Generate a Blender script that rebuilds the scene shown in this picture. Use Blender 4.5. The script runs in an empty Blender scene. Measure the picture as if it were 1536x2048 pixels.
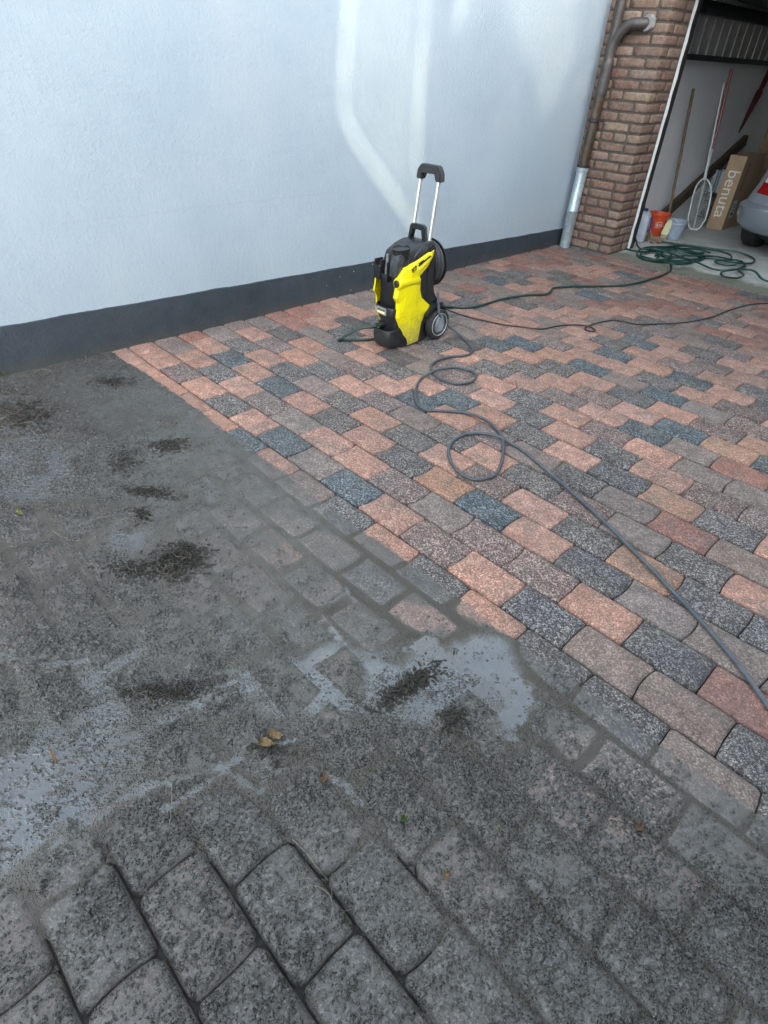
import bpy, bmesh, math, random
import numpy as np
from mathutils import Vector, Matrix
from mathutils.geometry import delaunay_2d_cdt
random.seed(7)
RNG = np.random.default_rng(11)
sc = bpy.context.scene
COL = sc.collection

# ---------------------------------------------------------------- camera
RC = np.array([[0.6903510030817347, 0.7224125400978877, 0.039186916864699724],
               [0.466235144011516, -0.40281842399001916, -0.7876306925093499],
               [-0.5532090772711422 + 0.0000000000000, 0.5620119564595719, -0.6149002177295765]])
RC[2, 0] = -0.5532090772711422
CAM = np.array([1.6250078909998875, -1.405758622473704, 1.4246555679664803])
FPX = 1165.683
cd = bpy.data.cameras.new('camera')
cam = bpy.data.objects.new('camera', cd); COL.objects.link(cam)
cd.sensor_fit = 'VERTICAL'; cd.sensor_height = 24.0; cd.lens = FPX / 2048 * 24.0
cd.clip_start = 0.05; cd.clip_end = 2000
cv = np.diag([1, -1, -1.]) @ RC
Mx = Matrix([list(cv[:, i]) for i in range(3)])
cam.matrix_world = Matrix.Translation(Vector(CAM)) @ Mx.to_4x4()
sc.camera = cam

def ray(px, py): return RC.T @ np.array([(px - 768) / FPX, (py - 1024) / FPX, 1.0])
def G(px, py, z=0.0):
    d = ray(px, py); t = (z - CAM[2]) / d[2]; return CAM + t * d
def P(px, py, axis, val):
    d = ray(px, py); t = (val - CAM[axis]) / d[axis]; return CAM + t * d

# ---------------------------------------------------------------- light
SUN_EL = math.radians(20); SUN_AZ = math.radians(-22)   # sun stands towards +X, slightly -Y
sdir = Vector((math.cos(SUN_EL) * math.cos(SUN_AZ), math.cos(SUN_EL) * math.sin(SUN_AZ), math.sin(SUN_EL)))
w = bpy.data.worlds.new('World'); sc.world = w; w.use_nodes = True
nt = w.node_tree; nt.nodes.clear()
sky = nt.nodes.new('ShaderNodeTexSky'); sky.sky_type = 'NISHITA'; sky.sun_disc = False
sky.sun_elevation = SUN_EL; sky.sun_rotation = math.atan2(sdir.x, sdir.y)
sky.air_density = 1.0; sky.dust_density = 2.0; sky.ozone_density = 0.6
bg = nt.nodes.new('ShaderNodeBackground'); bg.inputs[1].default_value = 0.15
wo = nt.nodes.new('ShaderNodeOutputWorld')
hs = nt.nodes.new('ShaderNodeHueSaturation'); hs.inputs['Saturation'].default_value = .47; hs.inputs['Hue'].default_value = .488
nt.links.new(sky.outputs[0], hs.inputs['Color']); nt.links.new(hs.outputs[0], bg.inputs[0]); nt.links.new(bg.outputs[0], wo.inputs[0])
sl = bpy.data.lights.new('sun', 'SUN'); sl.energy = 1.35; sl.angle = math.radians(1.3); sl.color = (1.0, 0.83, 0.54)
sun = bpy.data.objects.new('sun', sl); COL.objects.link(sun)
sun.rotation_euler = sdir.to_track_quat('Z', 'Y').to_euler()
sc.view_settings.view_transform = 'Standard'; sc.view_settings.look = 'None'
sc.view_settings.exposure = 2.92; sc.view_settings.gamma = 1.0
sc.cycles.max_bounces = 8

# ---------------------------------------------------------------- helpers
def link(o, parent=None):
    COL.objects.link(o)
    if parent: o.parent = parent
    return o
def tag(o, label=None, cat=None, group=None, kind=None):
    if label: o['label'] = label
    if cat: o['category'] = cat
    if group: o['group'] = group
    if kind: o['kind'] = kind
    return o
def thing(name, loc, label, cat, group=None, rz=0):
    o = bpy.data.objects.new(name, None); o.empty_display_size = .05
    link(o); o.location = loc; o.rotation_euler = (0, 0, rz)
    return tag(o, label, cat, group)
def obj(name, bm, mat, parent=None, smooth=False, world=True):
    me = bpy.data.meshes.new(name); 
    bmesh.ops.recalc_face_normals(bm, faces=bm.faces[:])
    if smooth:
        for f in bm.faces: f.smooth = True
        for e in bm.edges:
            if len(e.link_faces) == 2 and e.calc_face_angle(0) > 0.7: e.smooth = False
    bm.to_mesh(me); bm.free()
    me.materials.append(mat)
    o = bpy.data.objects.new(name, me); link(o)
    if parent:
        o.parent = parent
        if world: o.matrix_parent_inverse = (Matrix.Translation(parent.location) @ parent.rotation_euler.to_matrix().to_4x4()).inverted()
    return o
def box(bm, x0, y0, z0, x1, y1, z1, bev=0, M=None):
    g = bmesh.ops.create_cube(bm, size=1)
    vs = g['verts']
    for v in vs:
        v.co = Vector(((x0 + x1) / 2 + v.co.x * (x1 - x0), (y0 + y1) / 2 + v.co.y * (y1 - y0), (z0 + z1) / 2 + v.co.z * (z1 - z0)))
    if bev:
        es = list({e for v in vs for e in v.link_edges})
        r = bmesh.ops.bevel(bm, geom=es, offset=bev, segments=2, affect='EDGES', profile=.6)
        vs = list({v for f in r['faces'] for v in f.verts} | {v for v in vs if v.is_valid})
    if M is not None:
        for v in set(vs): v.co = M @ v.co
    return vs
def ngon_loft(bm, rings, cap=True):
    prev = None; first = None
    for r in rings:
        vs = [bm.verts.new(p) for p in r]
        if prev:
            n = len(vs)
            for i in range(n): bm.faces.new((prev[i], prev[(i + 1) % n], vs[(i + 1) % n], vs[i]))
        else: first = vs
        prev = vs
    if cap:
        bm.faces.new(list(reversed(first))); bm.faces.new(prev)
def lathe(bm, prof, center, axis=(0, 0, 1), n=28, cap=True):
    a = Vector(axis).normalized(); u = a.orthogonal().normalized(); v = a.cross(u); c = Vector(center)
    ngon_loft(bm, [[c + a * h + (u * math.cos(t * 2 * math.pi / n) + v * math.sin(t * 2 * math.pi / n)) * max(r, 1e-4) for t in range(n)] for r, h in prof], cap)
def catmull(pts, k=8, closed=False):
    pts = [Vector(p) for p in pts]; out = []
    n = len(pts)
    for i in range(n if closed else n - 1):
        if closed: p0, p1, p2, p3 = pts[i - 1], pts[i], pts[(i + 1) % n], pts[(i + 2) % n]
        else: p0, p1, p2, p3 = pts[max(i - 1, 0)], pts[i], pts[i + 1], pts[min(i + 2, n - 1)]
        for j in range(k):
            t = j / k
            out.append(.5 * ((2 * p1) + (p2 - p0) * t + (2 * p0 - 5 * p1 + 4 * p2 - p3) * t * t + (3 * p1 - p0 - 3 * p2 + p3) * t ** 3))
    if not closed: out.append(pts[-1])
    return out
def tube(bm, pts, r, n=8, k=8, smooth=True, closed=False):
    path = catmull(pts, k, closed) if smooth else [Vector(p) for p in pts]
    rr = r if callable(r) else (lambda t: r)
    N = len(path); rings = []; u = None
    for i, p in enumerate(path):
        if closed: d = path[(i + 1) % N] - path[i - 1]
        else: d = path[min(i + 1, N - 1)] - path[max(i - 1, 0)]
        if d.length < 1e-9: d = Vector((0, 0, 1))
        d.normalize()
        if u is None: u = d.orthogonal().normalized()
        u = (u - d * u.dot(d)).normalized() if (u - d * u.dot(d)).length > 1e-6 else d.orthogonal().normalized()
        v = d.cross(u); rad = rr(i / (N - 1))
        rings.append([p + (u * math.cos(2 * math.pi * a / n) + v * math.sin(2 * math.pi * a / n)) * rad for a in range(n)])
    if closed:
        rings.append(rings[0]); ngon_loft(bm, rings, False); bmesh.ops.remove_doubles(bm, verts=bm.verts[:], dist=1e-6)
    else: ngon_loft(bm, rings)
def prism(bm, poly, axis, a0, a1, bev=0):
    """poly: 2D points in the two remaining axes; extruded along axis from a0 to a1"""
    def mk(p, a):
        if axis == 0: return (a, p[0], p[1])
        if axis == 1: return (p[0], a, p[1])
        return (p[0], p[1], a)
    lo = [bm.verts.new(mk(p, a0)) for p in poly]; hi = [bm.verts.new(mk(p, a1)) for p in poly]
    n = len(poly)
    fs = [bm.faces.new(lo), bm.faces.new(list(reversed(hi)))]
    for i in range(n): fs.append(bm.faces.new((lo[i], hi[i], hi[(i + 1) % n], lo[(i + 1) % n])))
    if bev:
        bmesh.ops.bevel(bm, geom=list({e for f in fs for e in f.edges}), offset=bev, segments=2, affect='EDGES')
def text_mesh(txt, size, loc, rot, mat, name, parent, depth=0.0006, sx=1.0, align='LEFT'):
    cu = bpy.data.curves.new('tmp', 'FONT'); cu.body = txt; cu.size = size; cu.extrude = depth; cu.align_x = align; cu.offset = 0
    to = bpy.data.objects.new('tmp', cu); COL.objects.link(to)
    dg = bpy.context.evaluated_depsgraph_get(); me = bpy.data.meshes.new_from_object(to.evaluated_get(dg))
    bpy.data.objects.remove(to)
    M = Matrix.Translation(Vector(loc)) @ rot.to_4x4() @ Matrix.Diagonal((sx, 1, 1, 1))
    me.transform(M); me.materials.clear(); me.materials.append(mat); me.name = name
    o = bpy.data.objects.new(name, me); link(o)
    if parent:
        o.parent = parent
        top = parent
        Mp = Matrix.Identity(4)
        if parent.type == 'EMPTY': Mp = Matrix.Translation(parent.location) @ parent.rotation_euler.to_matrix().to_4x4()
        o.matrix_parent_inverse = Mp.inverted()
    return o

class NB:
    def __init__(s, name):
        s.m = bpy.data.materials.new(name); s.m.use_nodes = True; s.t = s.m.node_tree
        s.b = s.t.nodes['Principled BSDF']; s.tc = None
    def n(s, typ, **kw):
        x = s.t.nodes.new(typ)
        for k, v in kw.items():
            if isinstance(k, str) and hasattr(x, k): setattr(x, k, v)
        return x
    def l(s, a, b): s.t.links.new(a, b)
    def co(s):
        if not s.tc: s.tc = s.n('ShaderNodeTexCoord')
        return s.tc.outputs['Object']
    def noise(s, scale, detail=4, rough=.6, vec=None, dist=0):
        x = s.n('ShaderNodeTexNoise'); x.inputs['Scale'].default_value = scale; x.inputs['Detail'].default_value = detail
        x.inputs['Roughness'].default_value = rough; x.inputs['Distortion'].default_value = dist
        s.l(vec or s.co(), x.inputs['Vector']); return x
    def voro(s, scale, vec=None, feature='F1'):
        x = s.n('ShaderNodeTexVoronoi'); x.feature = feature; x.inputs['Scale'].default_value = scale
        s.l(vec or s.co(), x.inputs['Vector']); return x
    def ramp(s, fac, stops):
        x = s.n('ShaderNodeValToRGB'); e = x.color_ramp.elements
        while len(e) < len(stops): e.new(.5)
        for i, (p, c) in enumerate(stops):
            e[i].position = p; e[i].color = (c, c, c, 1) if not hasattr(c, '__len__') else (*c, 1)
        s.l(fac, x.inputs[0]); return x.outputs[0]
    def mix(s, f, a, b, mode='MIX'):
        x = s.n('ShaderNodeMix'); x.data_type = 'RGBA'; x.blend_type = mode
        for sock, v in ((x.inputs[0], f), (x.inputs[6], a), (x.inputs[7], b)):
            if isinstance(v, (int, float)) and sock == x.inputs[0]: sock.default_value = v
            elif isinstance(v, (tuple, list)): sock.default_value = (*v[:3], 1)
            elif isinstance(v, (int, float)): sock.default_value = (v, v, v, 1)
            else: s.l(v, sock)
        return x.outputs[2]
    def math(s, op, a, b=None, clamp=False):
        x = s.n('ShaderNodeMath'); x.operation = op; x.use_clamp = clamp
        for sock, v in ((x.inputs[0], a), (x.inputs[1], b)):
            if v is None: continue
            if isinstance(v, (int, float)): sock.default_value = v
            else: s.l(v, sock)
        return x.outputs[0]
    def bump(s, h, strength=.3, dist=.002, prev=None):
        x = s.n('ShaderNodeBump'); x.inputs['Strength'].default_value = strength; x.inputs['Distance'].default_value = dist
        s.l(h, x.inputs['Height'])
        if prev: s.l(prev, x.inputs['Normal'])
        return x.outputs[0]
    def out(s, col=None, rough=None, nrm=None, metal=None, spec=None):
        for k, v in (('Base Color', col), ('Roughness', rough), ('Normal', nrm), ('Metallic', metal), ('Specular IOR Level', spec)):
            if v is None: continue
            if isinstance(v, (int, float)): s.b.inputs[k].default_value = v
            elif isinstance(v, (tuple, list)): s.b.inputs[k].default_value = (*v, 1)
            else: s.l(v, s.b.inputs[k])
        return s.m
def simple(name, col, rough=.5, metal=0, var=.25, scale=30, bump=.0, bscale=200, bdist=.001, dirt=None):
    m = NB(name)
    n1 = m.noise(scale, 5)
    c = m.mix(m.ramp(n1.outputs[0], [(.3, 0), (.7, 1)]), tuple(v * (1 - var) for v in col), tuple(min(1, v * (1 + var)) for v in col))
    if dirt:
        n2 = m.noise(scale * .35, 6)
        c = m.mix(m.ramp(n2.outputs[0], [(.5, 0), (.72, .8)]), c, dirt)
    nr = None
    if bump:
        nn = m.noise(bscale, 4); nr = m.bump(nn.outputs[0], bump, bdist)
    r = m.ramp(n1.outputs[0], [(0, max(.02, rough - .1)), (1, min(1, rough + .12))])
    return m.out(c, r, nr, metal)

# ---------------------------------------------------------------- noise in numpy
def hash2(ix, iy, seed=0):
    h = (ix.astype(np.int64) * 374761393 + iy.astype(np.int64) * 668265263 + seed * 974634777) & 0x7fffffff
    h = ((h ^ (h >> 13)) * 1274126177) & 0x7fffffff
    h = (h ^ (h >> 16)) & 0xffffff
    return h / float(0xffffff)
def vnoise(x, y, seed=0):
    ix = np.floor(x); iy = np.floor(y); fx = x - ix; fy = y - iy
    fx = fx * fx * (3 - 2 * fx); fy = fy * fy * (3 - 2 * fy)
    a = hash2(ix, iy, seed); b = hash2(ix + 1, iy, seed); c = hash2(ix, iy + 1, seed); d = hash2(ix + 1, iy + 1, seed)
    return (a + (b - a) * fx) * (1 - fy) + (c + (d - c) * fx) * fy
def fbm(x, y, sc_, octs=4, seed=0, g=.5):
    s = 0; a = 1; t = 0
    for i in range(octs):
        s = s + a * vnoise(x * sc_, y * sc_, seed + i * 17); t += a; a *= g; sc_ *= 2.03
    return s / t - .5
def bumps(x, y, cell, dens, seed=0, rmin=.25, rmax=.6):
    """rounded grains, at most one per cell; dens 0..1 array"""
    gx = x / cell; gy = y / cell; ix = np.floor(gx); iy = np.floor(gy); out = np.zeros_like(x)
    for dx in (-1, 0, 1):
        for dy in (-1, 0, 1):
            cx = ix + dx; cy = iy + dy
            px = cx + hash2(cx, cy, seed); py = cy + hash2(cx, cy, seed + 1)
            r = rmin + (rmax - rmin) * hash2(cx, cy, seed + 2)
            pres = hash2(cx, cy, seed + 3) < dens
            el = 1 + .9 * hash2(cx, cy, seed + 4); an = hash2(cx, cy, seed + 5) * 6.28
            ux = gx - px; uy = gy - py
            a = ux * np.cos(an) + uy * np.sin(an); b = (-ux * np.sin(an) + uy * np.cos(an)) * el
            q = 1 - (a * a + b * b) / (r * r)
            out = np.maximum(out, np.where(pres & (q > 0), np.sqrt(np.maximum(q, 0)) * r, 0))
    return out * cell
def ss(a, b, x):
    t = np.clip((x - a) / (b - a), 0, 1); return t * t * (3 - 2 * t)

# ---------------------------------------------------------------- pavers
U = 0.24; W = 0.158424
# colour letters seen in the photograph; column index = first lattice number given
CMAP = {
 3: (0, 'PNM'), 2: (0, 'NNGPNNM'), 1: (-1, 'NGPGPGGN'), 0: (-8, 'PPMPGPBNBPMPGNN'), -1: (-9, 'NNPGPMNPPMNMMPGR'),
 -2: (-9, 'RRPBPBPGPGOBPGNN'), -3: (-9, 'NNGPGNGPGPMPGOG'), -4: (-9, 'RNPMPGPMNGPGMNGP'), -5: (-9, 'NNDPNMPBPMNGNRN'),
 -6: (-9, 'RRRNGPGPBPGPGOG'), -7: (-9, 'RRPGPDNMPGPGPM'), -8: (-9, 'RRPDPNNMPGPMPNN'), -9: (-9, 'NPPGPGPGPMPBNR'),
 -10: (-7, 'NPPNDPGPMPBO'), -11: (-7, 'GPGNBPGPGPMO'), -12: (-7, 'PNGNPBPBNBNM'), -13: (-7, 'NGPPPMPPGPM'),
 -14: (-6, 'PGNPNPBPBPG'), -15: (-6, 'GPPNPGPMPG'), -16: (-5, 'NGPPPBPMP'), -17: (-4, 'MPNGPGP'), -18: (-3, 'NPMMNM'), -19: (-2, 'PGNGP')}
PAL = {'P': ((.39, .222, .166), .28), 'O': ((.36, .215, .15), .25), 'R': ((.28, .140, .108), .25), 'N': ((.225, .172, .148), .28), 'M': ((.200, .148, .132), .8),
       'G': ((.135, .122, .116), .95), 'B': ((.098, .112, .118), .9), 'D': ((.105, .088, .08), .40)}
def bcol(k, j):
    if k in CMAP:
        j0, s = CMAP[k]
        if 0 <= j - j0 < len(s): return s[j - j0]
    h = float(hash2(np.array([j * 1.0]), np.array([k * 1.0]), 5)[0])
    dg = math.sin((j + k * .5) * 1.9 + k * .8) * .5
    if k < -14: return 'R' if h + dg * .5 < .3 else ('P' if h + dg * .4 < .48 else ('M' if h < .66 else ('N' if h < .82 else ('G' if h < .96 else 'B'))))
    return 'P' if h < .36 else ('G' if h < .58 else ('M' if h < .78 else ('N' if h < .93 else 'B')))
def jshift(k, j): return (hash2(np.asarray(k), np.asarray(j), 91) - .45) * .024
def paver_z(k, v, s, A0, A1, j):
    """height of the paver top; v across (0..1), s along (0..1) measured without the joint bow"""
    bow = np.sin(np.pi * v)
    dl = s * U - A0 * bow; dr = (1 - s) * U + A1 * bow
    dx = np.minimum(dl, dr) - .0018; dy = np.minimum(v, 1 - v) * W - .0018
    rc = .012 + .008 * ss(0.5, 3.5, k)
    qx = np.maximum(rc - dx, 0); qy = np.maximum(rc - dy, 0)
    d = rc - np.sqrt(qx * qx + qy * qy)
    d = np.where((dx > rc) & (dy > rc), np.minimum(dx, dy), np.where(qx * qy > 0, d, np.minimum(dx, dy)))
    h1 = hash2(k, j, 21) - .5; h2 = hash2(k, j, 22) - .5; h3 = hash2(k, j, 23) - .5
    dome = .0014 * (1 - (2 * s - 1) ** 4) * (1 - (2 * v - 1) ** 4)
    old = ss(0.5, 3.5, k); z = -(.0080 + .0040 * old) * np.exp(-np.maximum(d, 0) / (.0080 + .0005 * old)) + dome - .0014 + (s - .5) * h1 * .006 + (v - .5) * h2 * .005 + h3 * .003
    z = np.where(d < 0, z + d * 3.0, z)
    return z, d
def paver_field(X, Y):
    r = -Y / W; k = np.floor(r); v = r - k; o = np.where(np.mod(k, 2) == 0, 0, .5)
    x = X / U - o; j = np.floor(x)
    bow = np.sin(np.pi * v)
    s = x - j
    a0 = jshift(k, j); a1 = jshift(k, j + 1)
    lo = s * U < a0 * bow; hi = (1 - s) * U + a1 * bow < 0
    j = np.where(lo, j - 1, np.where(hi, j + 1, j)); s = x - j
    a0 = jshift(k, j); a1 = jshift(k, j + 1)
    return paver_z(k, v, s, a0, a1, j)

# ---------------------------------------------------------------- where the mud lies
YB = -0.236
STREAMS = [([(-60, 1640), (60, 1590), (150, 1545), (230, 1490), (330, 1440), (430, 1385), (520, 1335)], 34, 1.6), ([(100, 1700), (190, 1635), (270, 1580), (350, 1560), (450, 1535), (520, 1495), (600, 1480)], 24, 1.2),
           ([(330, 1620), (390, 1580), (450, 1545)], 18, 1.0), ([(450, 1540), (520, 1585), (560, 1540), (620, 1530), (690, 1570), (750, 1640)], 20, .8), ([(635, 1225), (690, 1180), (720, 1215), (775, 1255), (830, 1300)], 15, .4),
           ([(640, 1225), (690, 1290), (600, 1330), (520, 1370), (430, 1400)], 24, 1.3), ([(850, 1290), (930, 1330), (1010, 1350), (1055, 1400), (1010, 1450)], 50, 1.6), ([(700, 1320), (780, 1300), (870, 1290)], 36, 1.2),
           ([(0, 1310), (80, 1330), (160, 1325), (210, 1318)], 14, 1.2), ([(60, 1010), (130, 1080), (200, 1180), (245, 1250)], 9, -.5), ([(500, 1250), (560, 1215), (580, 1190)], 16, -.2)]
CLUMPS = [(362, 1120, 46, 30, -.15, 1.0), (338, 893, 38, 13, -.1, .8), (815, 1372, 80, 15, -.55, .8), (295, 990, 75, 10, .15, .6), (285, 1035, 24, 16, .3, .6), (225, 765, 60, 10, 0, .5),
          (40, 830, 70, 40, 0, .6), (240, 930, 40, 30, .2, .35), (265, 1140, 55, 22, .1, .5), (330, 1385, 120, 14, -.05, .6), (905, 1440, 24, 34, .2, .5), (165, 860, 60, 12, .3, .4),
          (150, 1290, 120, 22, .1, .35), (480, 1410, 60, 12, -.2, .5), (700, 1465, 60, 10, -.5, .4), (1080, 1440, 14, 30, .2, .4), (870, 1650, 40, 14, .4, .4), (1040, 1600, 30, 18, .8, .4), (1180, 1700, 40, 14, .7, .35), (560, 1270, 18, 8, .5, .3)]
def boundary(X):   # the clean edge left by the washing lance
    return YB + .018 * fbm(X, X * 0 + 3, 6, 3, 5) + .012 * fbm(X, X * 0 + 9, 40, 3, 6) - .02 * ss(-1.3, -1.7, X)
CP = [(100, 800, 1.6, 0.66),(300, 800, 1.7, 0.24),(200, 950, 1.9, 0.66),(50, 900, 1.4, 0.74),(430, 900, 0.9, 0.04),(500, 960, -4, 0),(330, 1000, 1.0, 0.51),(300, 1060, 1.8, 0.24),(420, 1050, -4, 0),(530, 1000, -4, 0.03),(640, 1060, -4, 0),(590, 1020, -4, 0),(540, 1130, -4, 0.05),(450, 1150, -4, 0.05),(120, 1050, -2.5, 0.5),(80, 1150, -2.5, 0.5),(200, 1180, -2.5, 0.5),(60, 1250, -2.5, 0.45),(300, 1200, 0.6, 0.66),(420, 1230, -4, 0.2),(520, 1250, -4, 0.05),(640, 1220, -4, 0.12),(720, 1250, 1.3, 0.05),(650, 1170, -4, 0),(740, 1180, -2.6, 0),(800, 1220, -3.2, 0),(900, 1210, -3.6, 0),(850, 1290, 1.31, 0.05),(700, 1320, 1.31, 0.07),(600, 1340, 1.45, 0.1),(450, 1350, 0.82, 0.45),(200, 1350, 1.03, 0.7),(50, 1330, -5, 0.5),(380, 1400, -1.0, 0.6),(600, 1400, 1.3, 0.3),(980, 1320, 1.94, 0.03),(1040, 1380, 3.2, 0.02),(930, 1400, 1.3, 0.3),(800, 1400, 1.3, 0.35),(1130, 1340, -3, 0.05),(1120, 1400, -1.0, 0.15),(1100, 1450, -3.5, 0.4),(1000, 1500, -3.5, 0.6),(1210, 1450, -3.0, 0.1),(1220, 1530, -3.5, 0.35),(1150, 1600, -8, 0.62),(1370, 1600, -8, 0.1),(1300, 1700, -8, 0.62),(1470, 1700, -6, 0.3),(1480, 1850, -6, 0.62),(1300, 1850, -8, 0.62),(1100, 1750, -8, 0.62),(1100, 1950, -12, 0.42),(950, 1850, -8, 0.62),(900, 1700, -8, 0.62),(800, 1600, -0.5, 0.8),(850, 1500, -0.5, 0.75),(700, 1500, -0.5, 0.7),(600, 1450, -0.5, 0.65),(500, 1450, -0.5, 0.65),(300, 1450, -0.5, 0.8),(100, 1430, 0.3, 0.8),(180, 1520, 3, 0.15),(60, 1560, 3.4, 0.1),(30, 1650, 4, 0.15),(150, 1600, 3.4, 0.2),(270, 1530, -0.5, 0.65),(380, 1520, -0.5, 0.65),(450, 1560, -0.5, 0.65),(560, 1530, -0.5, 0.65),(640, 1560, -0.5, 0.65),(700, 1580, -0.5, 0.65),(300, 1650, -5, 0.55),(500, 1640, -5, 0.6),(650, 1680, -5, 0.6),(120, 1700, 0.5, 0.25),(60, 1780, -2, 0.3),(60, 1900, -14, 0.42),(200, 1850, -30, 0.55),(400, 1850, -30, 0.55),(600, 1850, -30, 0.55),(450, 2000, -30, 0.42),(750, 1800, -30, 0.7),(750, 1950, -30, 0.42),(250, 2000, -30, 0.42),(60, 2000, -3, 0.42),(900, 1960, -8, 0.42),(1300, 2000, -12, 0.42),(1480, 1560, -8, 0.05),(1200, 1380, -8, 0.03),(1130, 1330, -7, 0.0),(1300, 1480, -7, 0.05),(1420, 1640, -6, 0.15),(1530, 1700, -6, 0.2),(1530, 1600, -6, 0.05),(140, 1760, -6, 0.5),(260, 1730, -30, 0.5),(30, 2000, -30, 0.5),(560, 1740, -30, 0.5)]
def mudfield(X, Y):
    num = np.zeros_like(X); den = np.full_like(X, 1e-9); numd = np.zeros_like(X)
    for px, py, L, D in CP:
        g = G(px, py); dep = (RC @ (g - CAM))[2]; sg = 42 * dep / FPX * 1.35
        wgt = np.exp(-((X - g[0]) ** 2 + ((Y - g[1]) * .8) ** 2) / (2 * sg * sg)) + 1e-6
        num += wgt * L; numd += wgt * D; den += wgt
    return num / den, numd / den

def add_mesh(name, V, F, mats, attrs=None, smooth=True, matidx=None):
    me = bpy.data.meshes.new(name)
    me.vertices.add(len(V)); me.vertices.foreach_set('co', V.astype(np.float32).ravel())
    me.loops.add(F.size); me.loops.foreach_set('vertex_index', F.astype(np.int32).ravel())
    me.polygons.add(len(F)); me.polygons.foreach_set('loop_start', np.arange(0, F.size, F.shape[1], dtype=np.int32))
    me.polygons.foreach_set('loop_total', np.full(len(F), F.shape[1], dtype=np.int32))
    if smooth: me.polygons.foreach_set('use_smooth', np.ones(len(F), dtype=bool))
    for k, v in (attrs or {}).items():
        a = me.color_attributes.new(k, 'FLOAT_COLOR', 'POINT')
        a.data.foreach_set('color', np.concatenate([v, np.ones((len(v), 1))], 1).astype(np.float32).ravel())
    me.update(calc_edges=True)
    for m in mats: me.materials.append(m)
    o = bpy.data.objects.new(name, me); COL.objects.link(o); return o

def wall_x(Y): return -1.848 + (Y + .85) * (.158 / 5.2)

# paver material
m = NB('paver')
at = m.n('ShaderNodeAttribute'); at.attribute_name = 'tone'
fx = m.n('ShaderNodeAttribute'); fx.attribute_name = 'fx'
sep = m.n('ShaderNodeSeparateColor'); m.l(fx.outputs['Color'], sep.inputs[0])
grain, wet, dirt = sep.outputs[0], sep.outputs[1], sep.outputs[2]
wn = m.noise(90, 3); 
vadd = m.n('ShaderNodeVectorMath'); vadd.operation = 'MULTIPLY_ADD'; m.l(wn.outputs['Color'], vadd.inputs[0]); vadd.inputs[1].default_value = (.006, .006, .006); m.l(m.co(), vadd.inputs[2])
v1 = m.voro(200, vadd.outputs[0]); v2 = m.voro(400, vadd.outputs[0])
bw = m.n('ShaderNodeSeparateColor'); m.l(v1.outputs['Color'], bw.inputs[0]); bw2 = m.n('ShaderNodeSeparateColor'); m.l(v2.outputs['Color'], bw2.inputs[0])
sp = m.math('ADD', m.math('MULTIPLY', bw.outputs[0], .55), m.math('MULTIPLY', bw2.outputs[0], .45))
spk = m.ramp(sp, [(.18, .26), (.42, .55), (.6, 1.0), (.74, 2.1), (.9, 3.3)])
spk_s = m.ramp(sp, [(.15, .72), (.5, .97), (.8, 1.25), (.95, 1.5)])
k1 = m.mix(grain, spk_s, spk)
big = m.noise(14, 5, .65); bigv = m.ramp(big.outputs[0], [(.25, .58), (.5, 1.0), (.75, 1.32)])
col = m.mix(1.0, at.outputs['Color'], k1, 'MULTIPLY'); col = m.mix(1.0, col, bigv, 'MULTIPLY')
gn = m.noise(9, 5, .7); col = m.mix(m.ramp(gn.outputs[0], [(.48, 0), (.68, .6)]), col, m.mix(1.0, (.185, .165, .14), k1, 'MULTIPLY'))
# rare white aggregate
v3 = m.voro(70); dd = m.ramp(v3.outputs['Distance'], [(.07, 1), (.10, 0)])
col = m.mix(m.math('MULTIPLY', dd, .6), col, (.55, .53, .5))
dn = m.noise(22, 6, .7)
dcol = m.mix(m.ramp(dn.outputs[0], [(.35, 0), (.65, 1)]), (.062, .061, .056), (.130, .127, .117))
dcol = m.mix(.3, dcol, m.mix(1.0, dcol, k1, 'MULTIPLY'))
col = m.mix(m.math('MULTIPLY', dirt, m.ramp(dn.outputs[0], [(.25, .78), (.5, 1.0)]), True), col, dcol)
hb = m.math('ADD', m.math('MULTIPLY', sp, 1.0), m.noise(160, 5, .7).outputs[0])
nrm = m.bump(hb, .9, .0034)
rough = m.mix(wet, m.ramp(dn.outputs[0], [(.3, .72), (.7, .92)]), m.ramp(dn.outputs[0], [(.3, .26), (.7, .5)]))
M_PAVER = m.out(col, rough, nrm, spec=m.mix(wet, .4, .75))

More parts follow.
